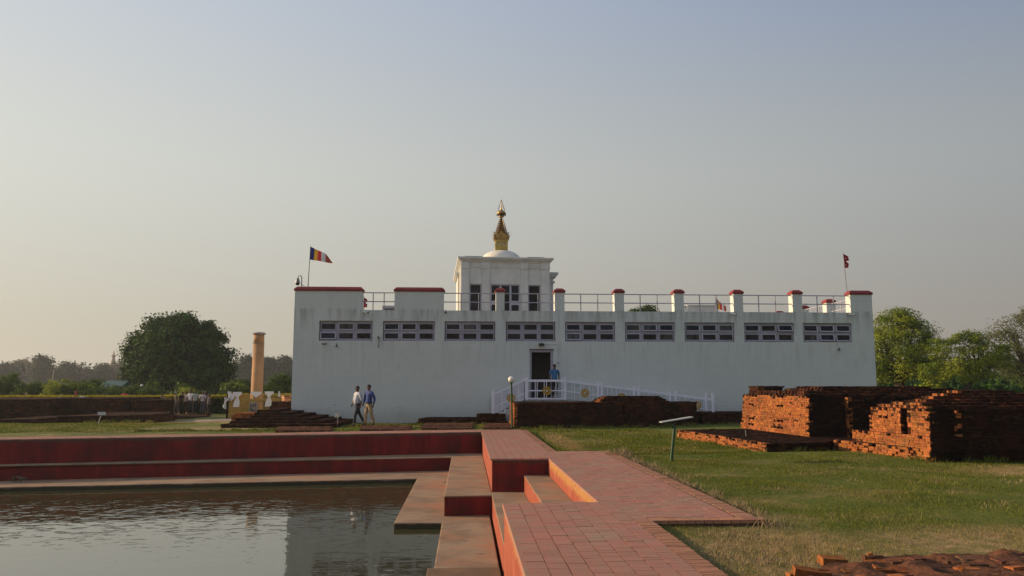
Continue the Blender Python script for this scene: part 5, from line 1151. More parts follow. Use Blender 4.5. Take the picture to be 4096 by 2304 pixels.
# offerings on the wall at left: red and striped little flags
def stick(px, py, Y, h, col, label, w=.16):
    c = Q(px, py, Y); root = empty('prayer_flag', c, label=label, cat='flag'); mb = MB(); mb.tube([(0, 0, -.5), (0, 0, h)], .015, 5); mb.build('stick', GREY, root)
    mb = MB(); mb.add([(0, 0, h), (w, .02, h - .12), (w * .8, -.03, h * .4), (.02, 0, h * .2), (0, .03, h), (w, .05, h - .12), (w * .8, .0, h * .4), (.02, .03, h * .2)], [(0, 3, 2, 1), (4, 5, 6, 7), (0, 1, 5, 4), (1, 2, 6, 5), (2, 3, 7, 6), (3, 0, 4, 7)]); mb.build('cloth', mat('flag_tint', col, rough=.8), root)
stick(297, 1590, 57, .5, (.5, .03, .03), 'small red prayer flag on top of the long brick wall')
stick(99, 1588, 57, .35, (.5, .35, .12), 'small yellowish prayer flag at the far left above the wall')
def clothpile(px, py, Y, s, col, lab):
    c = Q(px, py, Y); mb = MB(); k = 9; V = [(0, 0, s * .9)]; 
    for r_, z_ in ((.5, .55), (1, .12), (1.15, 0)):
        for i in range(k): t = i / k * 6.283; V.append((s * 2 * r_ * math.cos(t) * random.uniform(.8, 1.1), s * r_ * math.sin(t), s * z_ * random.uniform(.7, 1.3)))
    Fc = [(0, 1 + i, 1 + (i + 1) % k) for i in range(k)] + [(1 + r_ * k + i, 1 + (r_ + 1) * k + i, 1 + (r_ + 1) * k + (i + 1) % k, 1 + r_ * k + (i + 1) % k) for r_ in range(2) for i in range(k)]
    mb.add(V, Fc); o = mb.build('cloth_heap', mat('heap_cloth', col, rough=.9)); o.location = c; tag(o, lab, 'cloth')
clothpile(328, 1592, 57, .16, (.45, .42, .35), 'heap of pale cloth beside the red prayer flag on the wall')
clothpile(237, 1592, 57, .10, (.40, .38, .36), 'flat grey cloth lying on the long brick wall')
clothpile(500, 1580, 66, .16, (.45, .04, .03), 'red bundle on the yellow hedge left of the visitors')

# ------------------------------------------------------------------ people
def skinned(verts, edges, radii, name, m, parent, sub=1):
    me = bpy.data.meshes.new(name); me.from_pydata(verts, edges, []); o = bpy.data.objects.new(name, me); C.objects.link(o)
    md = o.modifiers.new('skin', 'SKIN'); md.use_smooth_shade = True; md.branch_smoothing = .5
    if not me.skin_vertices:
        pass
    for i, r_ in enumerate(radii): sv = me.skin_vertices[0].data[i]; sv.radius = r_ if isinstance(r_, tuple) else (r_, r_); sv.use_root = (i == 0)
    sd = o.modifiers.new('sub', 'SUBSURF'); sd.levels = sub; sd.render_levels = sub
    dg = bpy.context.evaluated_depsgraph_get(); em = bpy.data.meshes.new_from_object(o.evaluated_get(dg)); em.materials.clear(); em.materials.append(m)
    bpy.data.objects.remove(o); bpy.data.meshes.remove(me); em.polygons.foreach_set('use_smooth', [True] * len(em.polygons))
    n_ = bpy.data.objects.new(name, em); C.objects.link(n_); n_.parent = parent; return n_
cmats = {}
def cm(c):
    if c not in cmats: cmats[c] = mat('cloth_%d' % len(cmats), c, tuple(x * .8 for x in c), scale=9, rough=.85, bump=.004, bscale=18)
    return cmats[c]
def person(loc, rz, label, shirt, trousers, h=1.70, legs=(.0, .0), arms=((0, 0), (0, 0)), belly=0, lean=0, hair=HAIR, sleeve='short', fingers=False, group=None, bent=(0, 0), head_turn=0, stripes=None):
    """legs: forward offset of the (right, left) foot; arms: forward offset of (elbow, wrist) for (right, left)"""
    root = empty('person', loc, rz, label=label, cat='person', group=group); s = h / 1.70; root.scale = (s, s, s)
    def fwd(z): return -lean * max(0, z - .95)
    pel = (0, 0, .94); J = {}
    V = [pel, (0, fwd(1.12) - belly * .4, 1.10), (0, fwd(1.3), 1.30), (0, fwd(1.42), 1.43), (0, fwd(1.5) - .01, 1.49), (0, fwd(1.56) - .025, 1.555), (0, fwd(1.62) - .025, 1.625), (0, fwd(1.68) - .02, 1.675)]
    Rr = [(.095, .080), (.10, .08 + belly * .4), (.12, .088), (.08, .065), (.052, .055), (.066, .080), (.076, .092), (.050, .062)]
    E = [(i, i + 1) for i in range(7)]
    arm_pts = {}
    for k, sd in enumerate((-1, 1)):
        ef, wf = arms[k]; sh_ = (sd * .165, fwd(1.42), 1.405); s2_ = (sd * .205, fwd(1.38), 1.35)
        el_ = (sd * .245, fwd(1.15) - ef + .02, 1.12 + abs(ef) * .3); wr = (sd * (.235 - abs(wf) * .15), fwd(1.0) - wf, .885 + abs(wf) * .55 + max(0, wf - .25) * .6)
        dv_ = (Vector(wr) - Vector(el_)).normalized(); ha = tuple(Vector(wr) + dv_ * .085)
        b = len(V); V += [sh_, s2_, el_, wr, ha]; Rr += [.062, .052, .038, .026, (.040, .018)]; E += [(3, b), (b, b + 1), (b + 1, b + 2), (b + 2, b + 3), (b + 3, b + 4)]
        arm_pts[sd] = (sh_, s2_, el_, wr, ha, dv_)
    leg_pts = {}
    for k, sd in enumerate((-1, 1)):
        f_ = legs[k]; lift = .05 if f_ < -.15 else 0; bk = bent[k]
        hp = (sd * .085, 0, .88); kn = (sd * .09, -f_ * .55 - .03 - bk, .50 + bk * .1); an = (sd * .09, -f_ + (.02 if f_ >= 0 else .06), .09 + lift); to = (sd * .10, -f_ - .15 + (.02 if f_ >= 0 else .05), .035 + (lift * .2))
        he = (sd * .09, -f_ + .05, .05 + lift * 1.4)
        b = len(V); V += [hp, kn, an, to]; Rr += [.062, .050, .040, (.042, .030)]; E += [(0, b), (b, b + 1), (b + 1, b + 2), (b + 2, b + 3)]; leg_pts[sd] = (hp, kn, an, to, he)
    body = skinned(V, E, Rr, 'body', SKIN, root, 2)
    # face, ears and fingers join the body mesh
    x = MB(); hy = V[6][1]; hzz = 1.625
    ct_, st_ = math.cos(head_turn), math.sin(head_turn)
    def hp3(a, b_, c_): return (a * ct_ - b_ * st_, hy + a * st_ + b_ * ct_, hzz + c_)
    x.add([hp3(-.012, -.092, .012), hp3(.012, -.092, .012), hp3(.018, -.094, -.03), hp3(-.018, -.094, -.03), hp3(0, -.122, -.026)], [(0, 1, 4), (1, 2, 4), (2, 3, 4), (3, 0, 4)])
    for sd in (-1, 1):
        x.add([hp3(sd * .074, -.01, .02), hp3(sd * .092, .0, .022), hp3(sd * .092, .004, -.028), hp3(sd * .074, -.008, -.03), hp3(sd * .078, .022, .0)], [(0, 1, 2, 3), (1, 4, 2), (0, 4, 1), (3, 2, 4), (0, 3, 4)])
        x.add([hp3(sd * .020, -.091, .016), hp3(sd * .045, -.084, .016), hp3(sd * .045, -.085, .004), hp3(sd * .020, -.092, .004)], [(0, 1, 2, 3)], 1)
        x.add([hp3(sd * .016, -.092, .030), hp3(sd * .048, -.082, .030), hp3(sd * .048, -.082, .024), hp3(sd * .016, -.093, .024)], [(0, 1, 2, 3)], 1)
    x.add([hp3(-.026, -.086, -.048), hp3(.026, -.086, -.048), hp3(.02, -.084, -.06), hp3(-.02, -.084, -.06)], [(0, 1, 2, 3)], 2)
    if fingers:
        x.add([hp3(-.03, -.088, -.036), hp3(.03, -.088, -.036), hp3(.028, -.089, -.044), hp3(-.028, -.089, -.044)], [(0, 1, 2, 3)], 1)
        for sd in (-1, 1):
            ha = Vector(arm_pts[sd][4]); dv_ = arm_pts[sd][5]; sidev = Vector((0, -1, 0)); sidev = (sidev - dv_ * sidev.dot(dv_)).normalized(); inn = Vector((-sd, 0, 0))
            for q_, (off, ln_) in enumerate(((.026, .068), (.009, .078), (-.009, .072), (-.026, .056))):
                p0 = ha + sidev * off - dv_ * .01; x.tube([p0, p0 + dv_ * ln_ * .5 + inn * .006, p0 + dv_ * ln_ + inn * .026], [.0095, .0085, .006], 6)
            p0 = ha - dv_ * .055 + sidev * .028; x.tube([p0, p0 + dv_ * .03 + sidev * .022, p0 + dv_ * .062 + sidev * .026 + inn * .01], [.011, .010, .007], 6)
    fo = x.build('face', [SKIN, HAIR, mat('lips', (.10, .035, .03), rough=.5) if 'lips' not in bpy.data.materials else bpy.data.materials['lips']], None)
    bmm = bmesh.new(); bmm.from_mesh(body.data); n0 = len(bmm.faces); bmm.from_mesh(fo.data); bmm.faces.ensure_lookup_table()
    bmm.to_mesh(body.data); bmm.free(); body.data.materials.append(HAIR); body.data.materials.append(bpy.data.materials['lips']); bpy.data.objects.remove(fo)
    # shirt
    Vs = [(0, 0, .885), (0, fwd(1.12) - belly * .4, 1.10), (0, fwd(1.3) - .0, 1.30), (0, fwd(1.42), 1.425), (0, fwd(1.47), 1.465)]; Rs = [(.160, .135), (.156, .130 + belly * .5), (.172, .130), (.130, .108), (.070, .070)]; Es = [(i, i + 1) for i in range(4)]
    for sd in (-1, 1):
        sh_, s2_, el_, wr = arm_pts[sd][:4]; b = len(Vs); Vs += [sh_, s2_]; Rs += [.086, .073]; Es += [(3, b), (b, b + 1)]
        if sleeve == 'long': Vs += [el_, tuple(Vector(el_).lerp(Vector(wr), .93))]; Rs += [.053, .040]; Es += [(b + 1, b + 2), (b + 2, b + 3)]
        elif sleeve == 'rolled': Vs += [el_, tuple(Vector(el_).lerp(Vector(wr), .25))]; Rs += [.056, .052]; Es += [(b + 1, b + 2), (b + 2, b + 3)]
        else: Vs += [tuple(Vector(s2_).lerp(Vector(el_), .75))]; Rs += [.062]; Es += [(b + 1, b + 2)]
    skinned(Vs, Es, Rs, 'shirt', shirt if not isinstance(shirt, tuple) else cm(shirt), root, 2)
    # trousers
    Vt = [(0, 0, 1.03), (0, 0, .95), (0, 0, .87)]; Rt = [(.140, .120), (.156, .130), (.152, .126)]; Et = [(0, 1), (1, 2)]
    for sd in (-1, 1):
        hp, kn, an, to, he = leg_pts[sd]; b = len(Vt); Vt += [hp, tuple(Vector(hp).lerp(Vector(kn), .5)), kn, tuple(Vector(kn).lerp(Vector(an), .9))]; Rt += [.108, .094, .074, .066]; Et += [(2, b), (b, b + 1), (b + 1, b + 2), (b + 2, b + 3)]
    skinned(Vt, Et, Rt, 'trousers', cm(trousers), root, 2)
    for sd in (-1, 1):
        hp, kn, an, to, he = leg_pts[sd]; skinned([tuple(Vector(an) + Vector((0, 0, .02))), he, tuple(Vector(to))], [(0, 1), (1, 2)], [.046, .045, (.046, .032)], 'shoe', BLK if not fingers else cm((.05, .035, .025)), root, 1)
    if fingers: mb_ = MB(); mb_.lathe([(.168, -.02), (.170, .02)], (0, 0, .965), 20); o = mb_.build('belt', BLK, root); o.scale = (1, .83, 1)
    hm_ = MB(); pr = []
    K_ = 14
    for i, ph in enumerate(np.linspace(1.57, -.35, 8)):
        for k in range(K_):
            t = 2 * math.pi * k / K_; front = max(0, -math.sin(t)); zz_ = .100 * math.sin(ph) + .012; lim = .028 + (.0 if front < .3 else (front - .3) * .03)
            if zz_ < .048 and front > .25: zz_ = .048 + front * .012
            elif zz_ < -.02 and front > -.1 and abs(math.cos(t)) > .5: zz_ = -.01
            rr2 = max(.001, math.cos(ph) if ph > 0 else 1) * 1.0
            pr.append(hp3(.083 * rr2 * math.cos(t), .094 * rr2 * math.sin(t) + .010 - (.006 if zz_ < .05 and front > .2 else 0) * -1, zz_))
    hm_.add(pr, [(i * K_ + k, (i + 1) * K_ + k, (i + 1) * K_ + (k + 1) % K_, i * K_ + (k + 1) % K_) for i in range(7) for k in range(K_)]); ho = hm_.build('hair', hair, root, smooth=True)
    return root
def stripemat():
    m = mat('striped_shirt', (.5, .48, .5), rough=.85); t = m.node_tree; n = t.nodes.new; l = t.links.new; tcx = n('ShaderNodeTexCoord'); s_ = n('ShaderNodeSeparateXYZ'); l(tcx.outputs['Object'], s_.inputs[0])
    a_ = n('ShaderNodeMath'); a_.operation = 'MULTIPLY'; a_.inputs[1].default_value = 10; l(s_.outputs['Z'], a_.inputs[0]); f_ = n('ShaderNodeMath'); f_.operation = 'FRACT'; l(a_.outputs[0], f_.inputs[0])
    g_ = n('ShaderNodeMath'); g_.operation = 'GREATER_THAN'; g_.inputs[1].default_value = .5; l(f_.outputs[0], g_.inputs[0]); mi = n('ShaderNodeMix'); mi.data_type = 'RGBA'; l(g_.outputs[0], mi.inputs['Factor'])
    mi.inputs['A'].default_value = (.80, .75, .78, 1); mi.inputs['B'].default_value = (.10, .03, .05, 1); l(mi.outputs['Result'], t.nodes['Principled BSDF'].inputs['Base Color']); return m
m1 = P(1428, 1705, -.05); m1.z = GZ(m1.x, m1.y)
person(m1, R(-52), 'man in a pale shirt and dark trousers walking left before the temple', (.52, .55, .62), (.028, .034, .050), h=1.66, legs=(-.36, .22), arms=((.05, .12), (-.03, -.02)), belly=.10, sleeve='rolled', fingers=True)
m2 = P(1474, 1706, -.05); m2.z = GZ(m2.x, m2.y)
person(m2, R(-45), 'man in a blue shirt and beige trousers walking just behind the pale shirted man', (.045, .075, .24), (.42, .31, .17), h=1.72, legs=(.12, -.16), arms=((.05, .12), (-.08, -.06)), belly=.03, sleeve='long', fingers=True)
g_ = rq(2226, 1594, .75); g_.z = lz
person(g_, R(12), 'man in a bright blue shirt standing beside the temple doorway', (.05, .17, .36), (.016, .016, .022), h=1.60, legs=(.02, -.02), arms=((-.02, .02), (-.02, .02)), sleeve='short', fingers=True, head_turn=R(20))
def crowd(px, Y, rz, label, shirt, tr, h=1.66, **k):
    if isinstance(shirt, tuple): shirt = tuple(min(.85, c_ * 1.45) for c_ in shirt)
    q = Q(px, 1640, Y); person((q.x, Y, (-.44 if px < 830 else -.58)), R(rz), label, shirt, tr, h=h, group='visitors by the long brick wall', **k)
crowd(716, 59.5, 60, 'visitor in dark clothes bending forward at the left of the group', (.03, .022, .02), (.014, .014, .02), 1.62, lean=.42, legs=(.15, -.15), arms=((.15, .25), (.1, .2)))
crowd(705, 60.5, -70, 'visitor in grey brown clothes half hidden behind the bending one', (.10, .085, .075), (.02, .02, .03), 1.60, lean=.15, legs=(.1, -.1), hair=cm((.35, .33, .3)))
crowd(741, 60.5, 40, 'visitor in a peach coloured shirt with folded arms', (.44, .33, .28), (.05, .025, .025), 1.62, arms=((.05, .3), (.05, .3)))
crowd(760, 60.2, -10, 'visitor in a white shirt in the middle of the group', (.52, .50, .55), (.02, .02, .028), 1.74, arms=((.0, .25), (0, .02)))
crowd(779, 59.8, 5, 'visitor in a grey green shirt with a balding head', (.27, .29, .28), (.016, .018, .022), 1.72, hair=cm((.14, .08, .05)))
crowd(809, 59.0, 180, 'visitor in a striped shirt and jeans seen from behind', stripemat(), (.06, .075, .09), 1.66)
crowd(819, 61.5, 20, 'visitor in a navy shirt behind the striped one', (.02, .02, .06), (.05, .06, .08), 1.74)
crowd(834, 57.6, 100, 'visitor in grey at the right edge of the group, turned sideways', (.13, .11, .11), (.02, .018, .018), 1.60, arms=((.05, .2), (.0, .05)))
q = Q(647, 1600, 62); person((q.x, 62, -.62), R(10), 'person in pale brown seen from the chest up behind the long brick wall', (.33, .24, .19), (.02, .02, .03), 1.62, group='visitors by the long brick wall')
q = Q(664, 1600, 61.5); person((q.x, 61.5, -.8), R(70), 'person in white bending behind the long brick wall', (.60, .58, .56), (.03, .03, .03), 1.5, lean=.6, group='visitors by the long brick wall')
# two birds on the lower ledge at the left
for k, (px, lab) in enumerate(((55, 'small brown bird standing at the water edge, the left one'), (85, 'small brown bird standing at the water edge, the right one'))):
    c = P(px, 1929, ZS2); root = empty('bird', c, R(20 - 60 * k), label=lab, cat='bird', group='two birds at the water edge')
    skinned([(0, 0, .10), (0, -.08, .13), (0, -.12, .17), (0, -.15, .18), (0, .10, .09), (0, .19, .075)], [(0, 1), (1, 2), (2, 3), (0, 4), (4, 5)], [.055, .045, .03, .018, .03, .012], 'body', cm((.16, .12, .08)), root, 2)
    mb = MB(); mb.tube([(0, -.16, .182), (0, -.19, .178)], [.010, .002], 5); mb.build('beak', BLK, root)
    for sd in (-1, 1): mb = MB(); mb.tube([(sd * .025, 0, .06), (sd * .025, -.005, .0), (sd * .03, -.03, .0)], .005, 4); mb.build('leg', BLK, root)

# ------------------------------------------------------------------ vegetation
def leafset(P_, nrm, size, asp=.55):
    n_ = len(P_); a = rng.normal(size=(n_, 3)); nr = nrm + .9 * rng.normal(size=(n_, 3)); nr /= np.linalg.norm(nr, axis=1)[:, None]
    u = np.cross(nr, a); u /= np.linalg.norm(u, axis=1)[:, None]; v_ = np.cross(nr, u); s_ = size * rng.uniform(.6, 1.3, n_)[:, None]
    V = np.stack([P_ - u * s_ * .5, P_ + v_ * s_ * asp * .5, P_ + u * s_ * .5, P_ - v_ * s_ * asp * .5], 1).reshape(-1, 3)
    return V, np.arange(4 * n_).reshape(-1, 4)
def crown_pts(blobs, nclump, per, cr, inner=.25, flat=.6, rgen=rng):
    blobs = np.array(blobs, float); vol = blobs[:, 3] * blobs[:, 4] * blobs[:, 5]; pr = vol ** .67; pr /= pr.sum(); out = []; cs = []
    k = rgen.choice(len(blobs), nclump * 3, p=pr); d = rgen.normal(size=(nclump * 3, 3)); d /= np.linalg.norm(d, axis=1)[:, None]
    c = blobs[k, :3] + blobs[k, 3:6] * d * rgen.uniform(.78, 1.04, nclump * 3)[:, None]
    ok = np.ones(len(c), bool)
    for j, b in enumerate(blobs):
        r_ = np.linalg.norm((c - b[:3]) / b[3:6], axis=1); ok &= (r_ > .72) | (k == j)
    c = c[ok][:nclump]; cd = d[ok][:nclump]; n_ = len(c)
    off = np.clip(rgen.normal(size=(n_, per, 3)), -1.55, 1.55) * .5; scl = cr * rgen.uniform(.6, 1.35, (n_, 1, 1)); off *= scl; off[:, :, 2] *= flat
    pts = (c[:, None] + off).reshape(-1, 3); nm = (off / (np.linalg.norm(off, axis=2, keepdims=True) + 1e-6) + cd[:, None] * .8 + np.array([0, 0, .5])).reshape(-1, 3)
    ni = int(n_ * per * inner); k = rgen.choice(len(blobs), ni, p=pr); d = rgen.normal(size=(ni, 3)); d /= np.linalg.norm(d, axis=1)[:, None]
    ip_ = blobs[k, :3] + blobs[k, 3:6] * d * rgen.uniform(.2, .85, ni)[:, None]
    return np.concatenate([pts, ip_]), np.concatenate([nm, d]), c
def tree(name, label, base, blobs, nclump, per, cr, size, leaf, trunk_r=.3, trunk_h=None, limbs=8, group=None, cat='tree', bark=BARK, inner=.25, lean=(0, 0), flat=.6, seed=1, asp=.55):
    rg = np.random.default_rng(seed); base = Vector(base); root = empty(name, base, label=label, cat=cat, group=group)
    bl = np.array(blobs, float); bl[:, :3] = bl[:, :3] - np.array(base)
    pts, nm, cs = crown_pts(bl, nclump, per, cr, inner, flat, rg); V, q_ = leafset(pts, nm, size, asp); npmesh('crown', V, q_, leaf, root)
    cc = bl[:, :3].mean(0); th = trunk_h or max(.5, cc[2] * .6); t_ = MB(); top = Vector((lean[0], lean[1], th)); 
    t_.tube([(0, 0, -.3), (lean[0] * .15, lean[1] * .15, th * .35), (lean[0] * .6, lean[1] * .6, th * .75), top], [trunk_r * 1.35, trunk_r, trunk_r * .85, trunk_r * .7], 9)
    idx = rg.choice(len(cs), min(limbs, len(cs)), replace=False)
    for i in idx:
        e_ = Vector(cs[i]); s0_ = top * rg.uniform(.65, 1.0); mid_ = s0_.lerp(e_, .5) + Vector((rg.normal() * .2, rg.normal() * .2, .15 * (e_ - s0_).length)); t_.tube([s0_, mid_, e_], [trunk_r * .5, trunk_r * .28, trunk_r * .06], 6)
    t_.build('trunk', bark, root); return root
# big dark tree
TYB = 96
def bb(px, py, rx, ry, Y, dy=0, ryd=None): # blob from photo pixels: centre, radii in pixels
    c = Q(px, py, Y + dy); s_ = Y / F; return (c.x, Y + dy, c.z, rx * s_, (ryd or rx) * s_, ry * s_)
big = [(Q(715, 1420, TYB).x + (b_[0] - Q(715, 1420, TYB).x) * .90, b_[1], b_[2], b_[3] * .88, b_[4], b_[5] * .95) for b_ in [bb(715, 1420, 165, 130, TYB), bb(590, 1440, 95, 95, TYB), bb(850, 1440, 95, 105, TYB), bb(660, 1335, 95, 70, TYB), bb(770, 1335, 95, 75, TYB), bb(715, 1305, 80, 45, TYB),
       bb(545, 1400, 50, 60, TYB), bb(535, 1500, 55, 60, TYB), bb(900, 1455, 45, 60, TYB), bb(890, 1510, 45, 55, TYB), bb(625, 1310, 40, 35, TYB), bb(850, 1350, 45, 45, TYB),
       bb(620, 1510, 85, 55, TYB, -2), bb(720, 1510, 110, 50, TYB, -2), bb(820, 1510, 90, 50, TYB, -2), bb(565, 1365, 40, 40, TYB)]]
tree('broad_tree', 'huge round dark green tree standing alone behind the visitors', Q(690, 1560, TYB)[:2] + (-.6,), big, 560, 90, 1.05, .36, LEAFD, trunk_r=.55, trunk_h=3.2, limbs=24, inner=.35, seed=3, flat=.75)
# light feathery trees right of the temple
Y1 = 66
b1_ = [bb(3585, 1400, 105, 95, Y1), bb(3580, 1310, 80, 62, Y1), bb(3640, 1350, 80, 70, Y1), bb(3530, 1370, 60, 90, Y1), bb(3690, 1440, 60, 50, Y1), bb(3620, 1475, 90, 35, Y1), bb(3560, 1475, 65, 45, Y1), bb(3600, 1265, 50, 25, Y1), bb(3525, 1460, 40, 50, Y1)]
tree('feathery_tree', 'bright green feathery tree right beside the temple wall', Q(3600, 1560, Y1)[:2] + (-.4,), b1_, 170, 160, .90, .17, LEAFL, trunk_r=.40, trunk_h=2.4, limbs=26, inner=.10, seed=5, flat=.5)
Y2 = 62
b2_ = [bb(3800, 1420, 70, 60, Y2), bb(3860, 1400, 65, 62, Y2), bb(3760, 1390, 40, 45, Y2), bb(3905, 1430, 70, 50, Y2), bb(3960, 1410, 60, 45, Y2), bb(3830, 1470, 80, 35, Y2), bb(3750, 1490, 60, 40, Y2), bb(3870, 1350, 45, 22, Y2), bb(3985, 1440, 50, 40, Y2), bb(3900, 1500, 60, 30, Y2)]
tb_ = Q(3812, 1560, Y2)
tr_ = tree('leaning_tree', 'green tree with a long trunk leaning right, in the middle of the right hand trees', (tb_.x, Y2, -.4), b2_, 115, 150, .74, .16, LEAFL, trunk_r=.16, trunk_h=3.6, limbs=18, inner=.06, lean=(3.4, 0), seed=6, flat=.5)
Y3 = 74
b3_ = [bb(4010, 1400, 80, 95, Y3), bb(4090, 1380, 100, 100, Y3), bb(4050, 1310, 70, 60, Y3), bb(4150, 1290, 90, 60, Y3), bb(3980, 1330, 50, 45, Y3), bb(4120, 1470, 110, 60, Y3), bb(4110, 1255, 50, 25, Y3)]
tree('olive_tree', 'taller olive tinted tree with thin foliage at the right edge', Q(4120, 1560, Y3)[:2] + (-.4,), b3_, 130, 120, .95, .16, LEAFO, trunk_r=.4, trunk_h=3.5, limbs=30, inner=.06, seed=7, flat=.6)
# tree behind the roof
Yt = 95; tree('roof_gap_tree', 'top of a green tree peeping over the roof behind the sixth railing', Q(2575, 1500, Yt)[:2] + (-.5,), [bb(2570, 1275, 42, 40, Yt), bb(2550, 1252, 25, 16, Yt), bb(2595, 1246, 24, 22, Yt), bb(2630, 1276, 26, 26, Yt)], 120, 40, .6, .26, LEAFM, trunk_r=.4, trunk_h=8, limbs=8, seed=9)
# shrubs and undergrowth
def shrub(px, py, rx, ry, Y, leaf, label, seed, per=40, nc=60, size=.22, group=None):
    c = Q(px, py, Y); s_ = Y / F; gz_ = GZ(c.x, Y)
    bl = [(c.x, Y, c.z - ry * s_ * .2, rx * s_, rx * s_ * .8, ry * s_), (c.x - rx * s_ * .45, Y - .3, (c.z + gz_) / 2, rx * s_ * .6, rx * s_ * .6, max(.5, (c.z - gz_) * .7)), (c.x + rx * s_ * .45, Y - .2, (c.z + gz_) / 2, rx * s_ * .6, rx * s_ * .6, max(.5, (c.z - gz_) * .7))]
    tree('shrub', label, (c.x, Y, gz_), bl, nc, per, .5, size, leaf, trunk_r=.06, trunk_h=.8, limbs=5, seed=seed, cat='shrub', group=group, inner=.4)
G_ = 'green shrubs behind the yellow hedge'
for i, (px, py, rx, ry, Y, lf, lab) in enumerate((
    (20, 1540, 45, 30, 80, LEAFM, 'shrub at the far left edge behind the hedge'), (52, 1520, 26, 35, 88, LEAFM, 'taller pointed shrub near the far left edge'),
    (120, 1550, 45, 25, 78, LEAFM, 'dark low shrub left of the leaning pole'), (245, 1548, 62, 32, 76, LEAFL, 'large rounded bright green shrub right of the leaning pole'),
    (330, 1548, 42, 30, 80, LEAFM, 'rounded shrub behind the red prayer flag'), (390, 1548, 36, 30, 79, LEAFM, 'rounded shrub just left of the green shelter'),
    (460, 1575, 40, 18, 76, LEAFM, 'low bush in front of the green shelter'), (535, 1565, 30, 25, 76, LEAFM, 'loose leafy bush under the left side of the big tree'),
    (600, 1570, 28, 16, 74, LEAFM, 'small bush beside the three globe lamp'), (755, 1572, 24, 16, 72, LEAFL, 'small bright bush behind the visitors'),
    (935, 1552, 42, 32, 80, LEAFL, 'rounded bright green bush left of the pillar'), (975, 1545, 35, 35, 84, LEAFM, 'leafy bush directly behind the pillar'),
    (1080, 1560, 30, 25, 74, LEAFM, 'white flowering bush right of the pillar'), (1125, 1525, 42, 42, 78, LEAFM, 'tall leafy bush beside the temple wall'),
    (3720, 1545, 40, 18, 62, LEAFL, 'low bright bush between the two feathery trees'))):
    shrub(px, py, rx, ry, Y, lf, lab, 40 + i, group=G_ if px < 1200 else None)
# far tree line, hazy
FT = [(30, 1500, 50, 45, 165, 'low hazy tree at the far left of the horizon'), (88, 1490, 40, 48, 170, 'second hazy tree from the left, broad and low'), (168, 1475, 28, 50, 160, 'tall upright hazy tree on the left horizon'),
      (225, 1515, 40, 35, 175, 'low hazy tree right of the tall upright one'), (266, 1490, 34, 38, 165, 'rounded hazy tree midway along the left horizon'), (318, 1508, 32, 32, 170, 'dark hazy tree left of the distant shrine spire'),
      (375, 1515, 34, 30, 172, 'low hazy tree just before the distant shrine spire'), (415, 1495, 34, 35, 165, 'thin hazy tree in front of the distant shrine'), (475, 1505, 34, 30, 172, 'hazy tree between the distant shrine and the big tree'),
      (945, 1500, 26, 40, 160, 'low hazy tree right of the big tree'), (982, 1470, 30, 50, 158, 'tall hazy tree just left of the pillar'), (1068, 1478, 34, 42, 160, 'hazy tree just right of the pillar'), (1140, 1475, 38, 48, 165, 'hazy tree beside the temple corner')]
for i, (px, py, rx, ry, Y, lab) in enumerate(FT):
    Y *= 2
    zg = GZ(Q(px, py, Y).x, Y)
    tree('distant_tree', lab, (Q(px, py, Y).x, Y, zg), [bb(px, py, rx, ry, Y), bb(px - rx * .5, py + ry * .4, rx * .7, ry * .7, Y), bb(px + rx * .5, py + ry * .5, rx * .7, ry * .6, Y), bb(px, py + ry * .9, rx * 1.1, ry * .6, Y)], 150, 34, 2.4, 1.0, LEAFF, trunk_r=.5, limbs=5, seed=70 + i, group='hazy trees along the left horizon', inner=.3)
def wood(name, label, y0, y1, xa, xb, n_, hmin, hmax, leaf, size, seed):
    rg = np.random.default_rng(seed); X = rg.uniform(xa, xb, n_); Y = rg.uniform(y0, y1, n_); H = rg.uniform(hmin, hmax, n_); per = 150
    d = rg.normal(size=(n_, per, 3)); d /= np.linalg.norm(d, axis=2, keepdims=True); d[:, :, 2] = np.abs(d[:, :, 2]) * 1.9 - .9
    rad = np.stack([H * .55, H * .5, H * .5], 1)[:, None]; c = np.stack([X, Y, H * .5 - .6], 1)[:, None]
    p_ = (c + d * rad * rg.uniform(.55, 1.05, (n_, per, 1))).reshape(-1, 3); V, q_ = leafset(p_, d.reshape(-1, 3), size); o = npmesh(name, V, q_, leaf); tag(o, label, 'wood', kind='stuff'); return o
wood('far_wood', 'hazy belt of trees along the horizon left of the temple', 380, 480, -310, -60, 190, 9, 14.5, LEAFF, 2.6, 11)
wood('shrub_belt', 'belt of garden shrubs behind the yellow hedge', 72, 130, -85, -14, 190, 1.4, 3.0, LEAFM, .6, 12)
wood('undergrowth', 'dark undergrowth below the trees at the right', 80, 100, 36, 80, 80, 2.2, 4.5, LEAFD, .6, 13)
wood('right_wood', 'distant trees beyond the right hand trees', 150, 220, 60, 200, 110, 5, 9, LEAFF, 1.4, 14)
wood('back_wood', 'distant trees hidden behind the temple', 190, 240, -30, 80, 90, 5, 8, LEAFF, 1.6, 15)
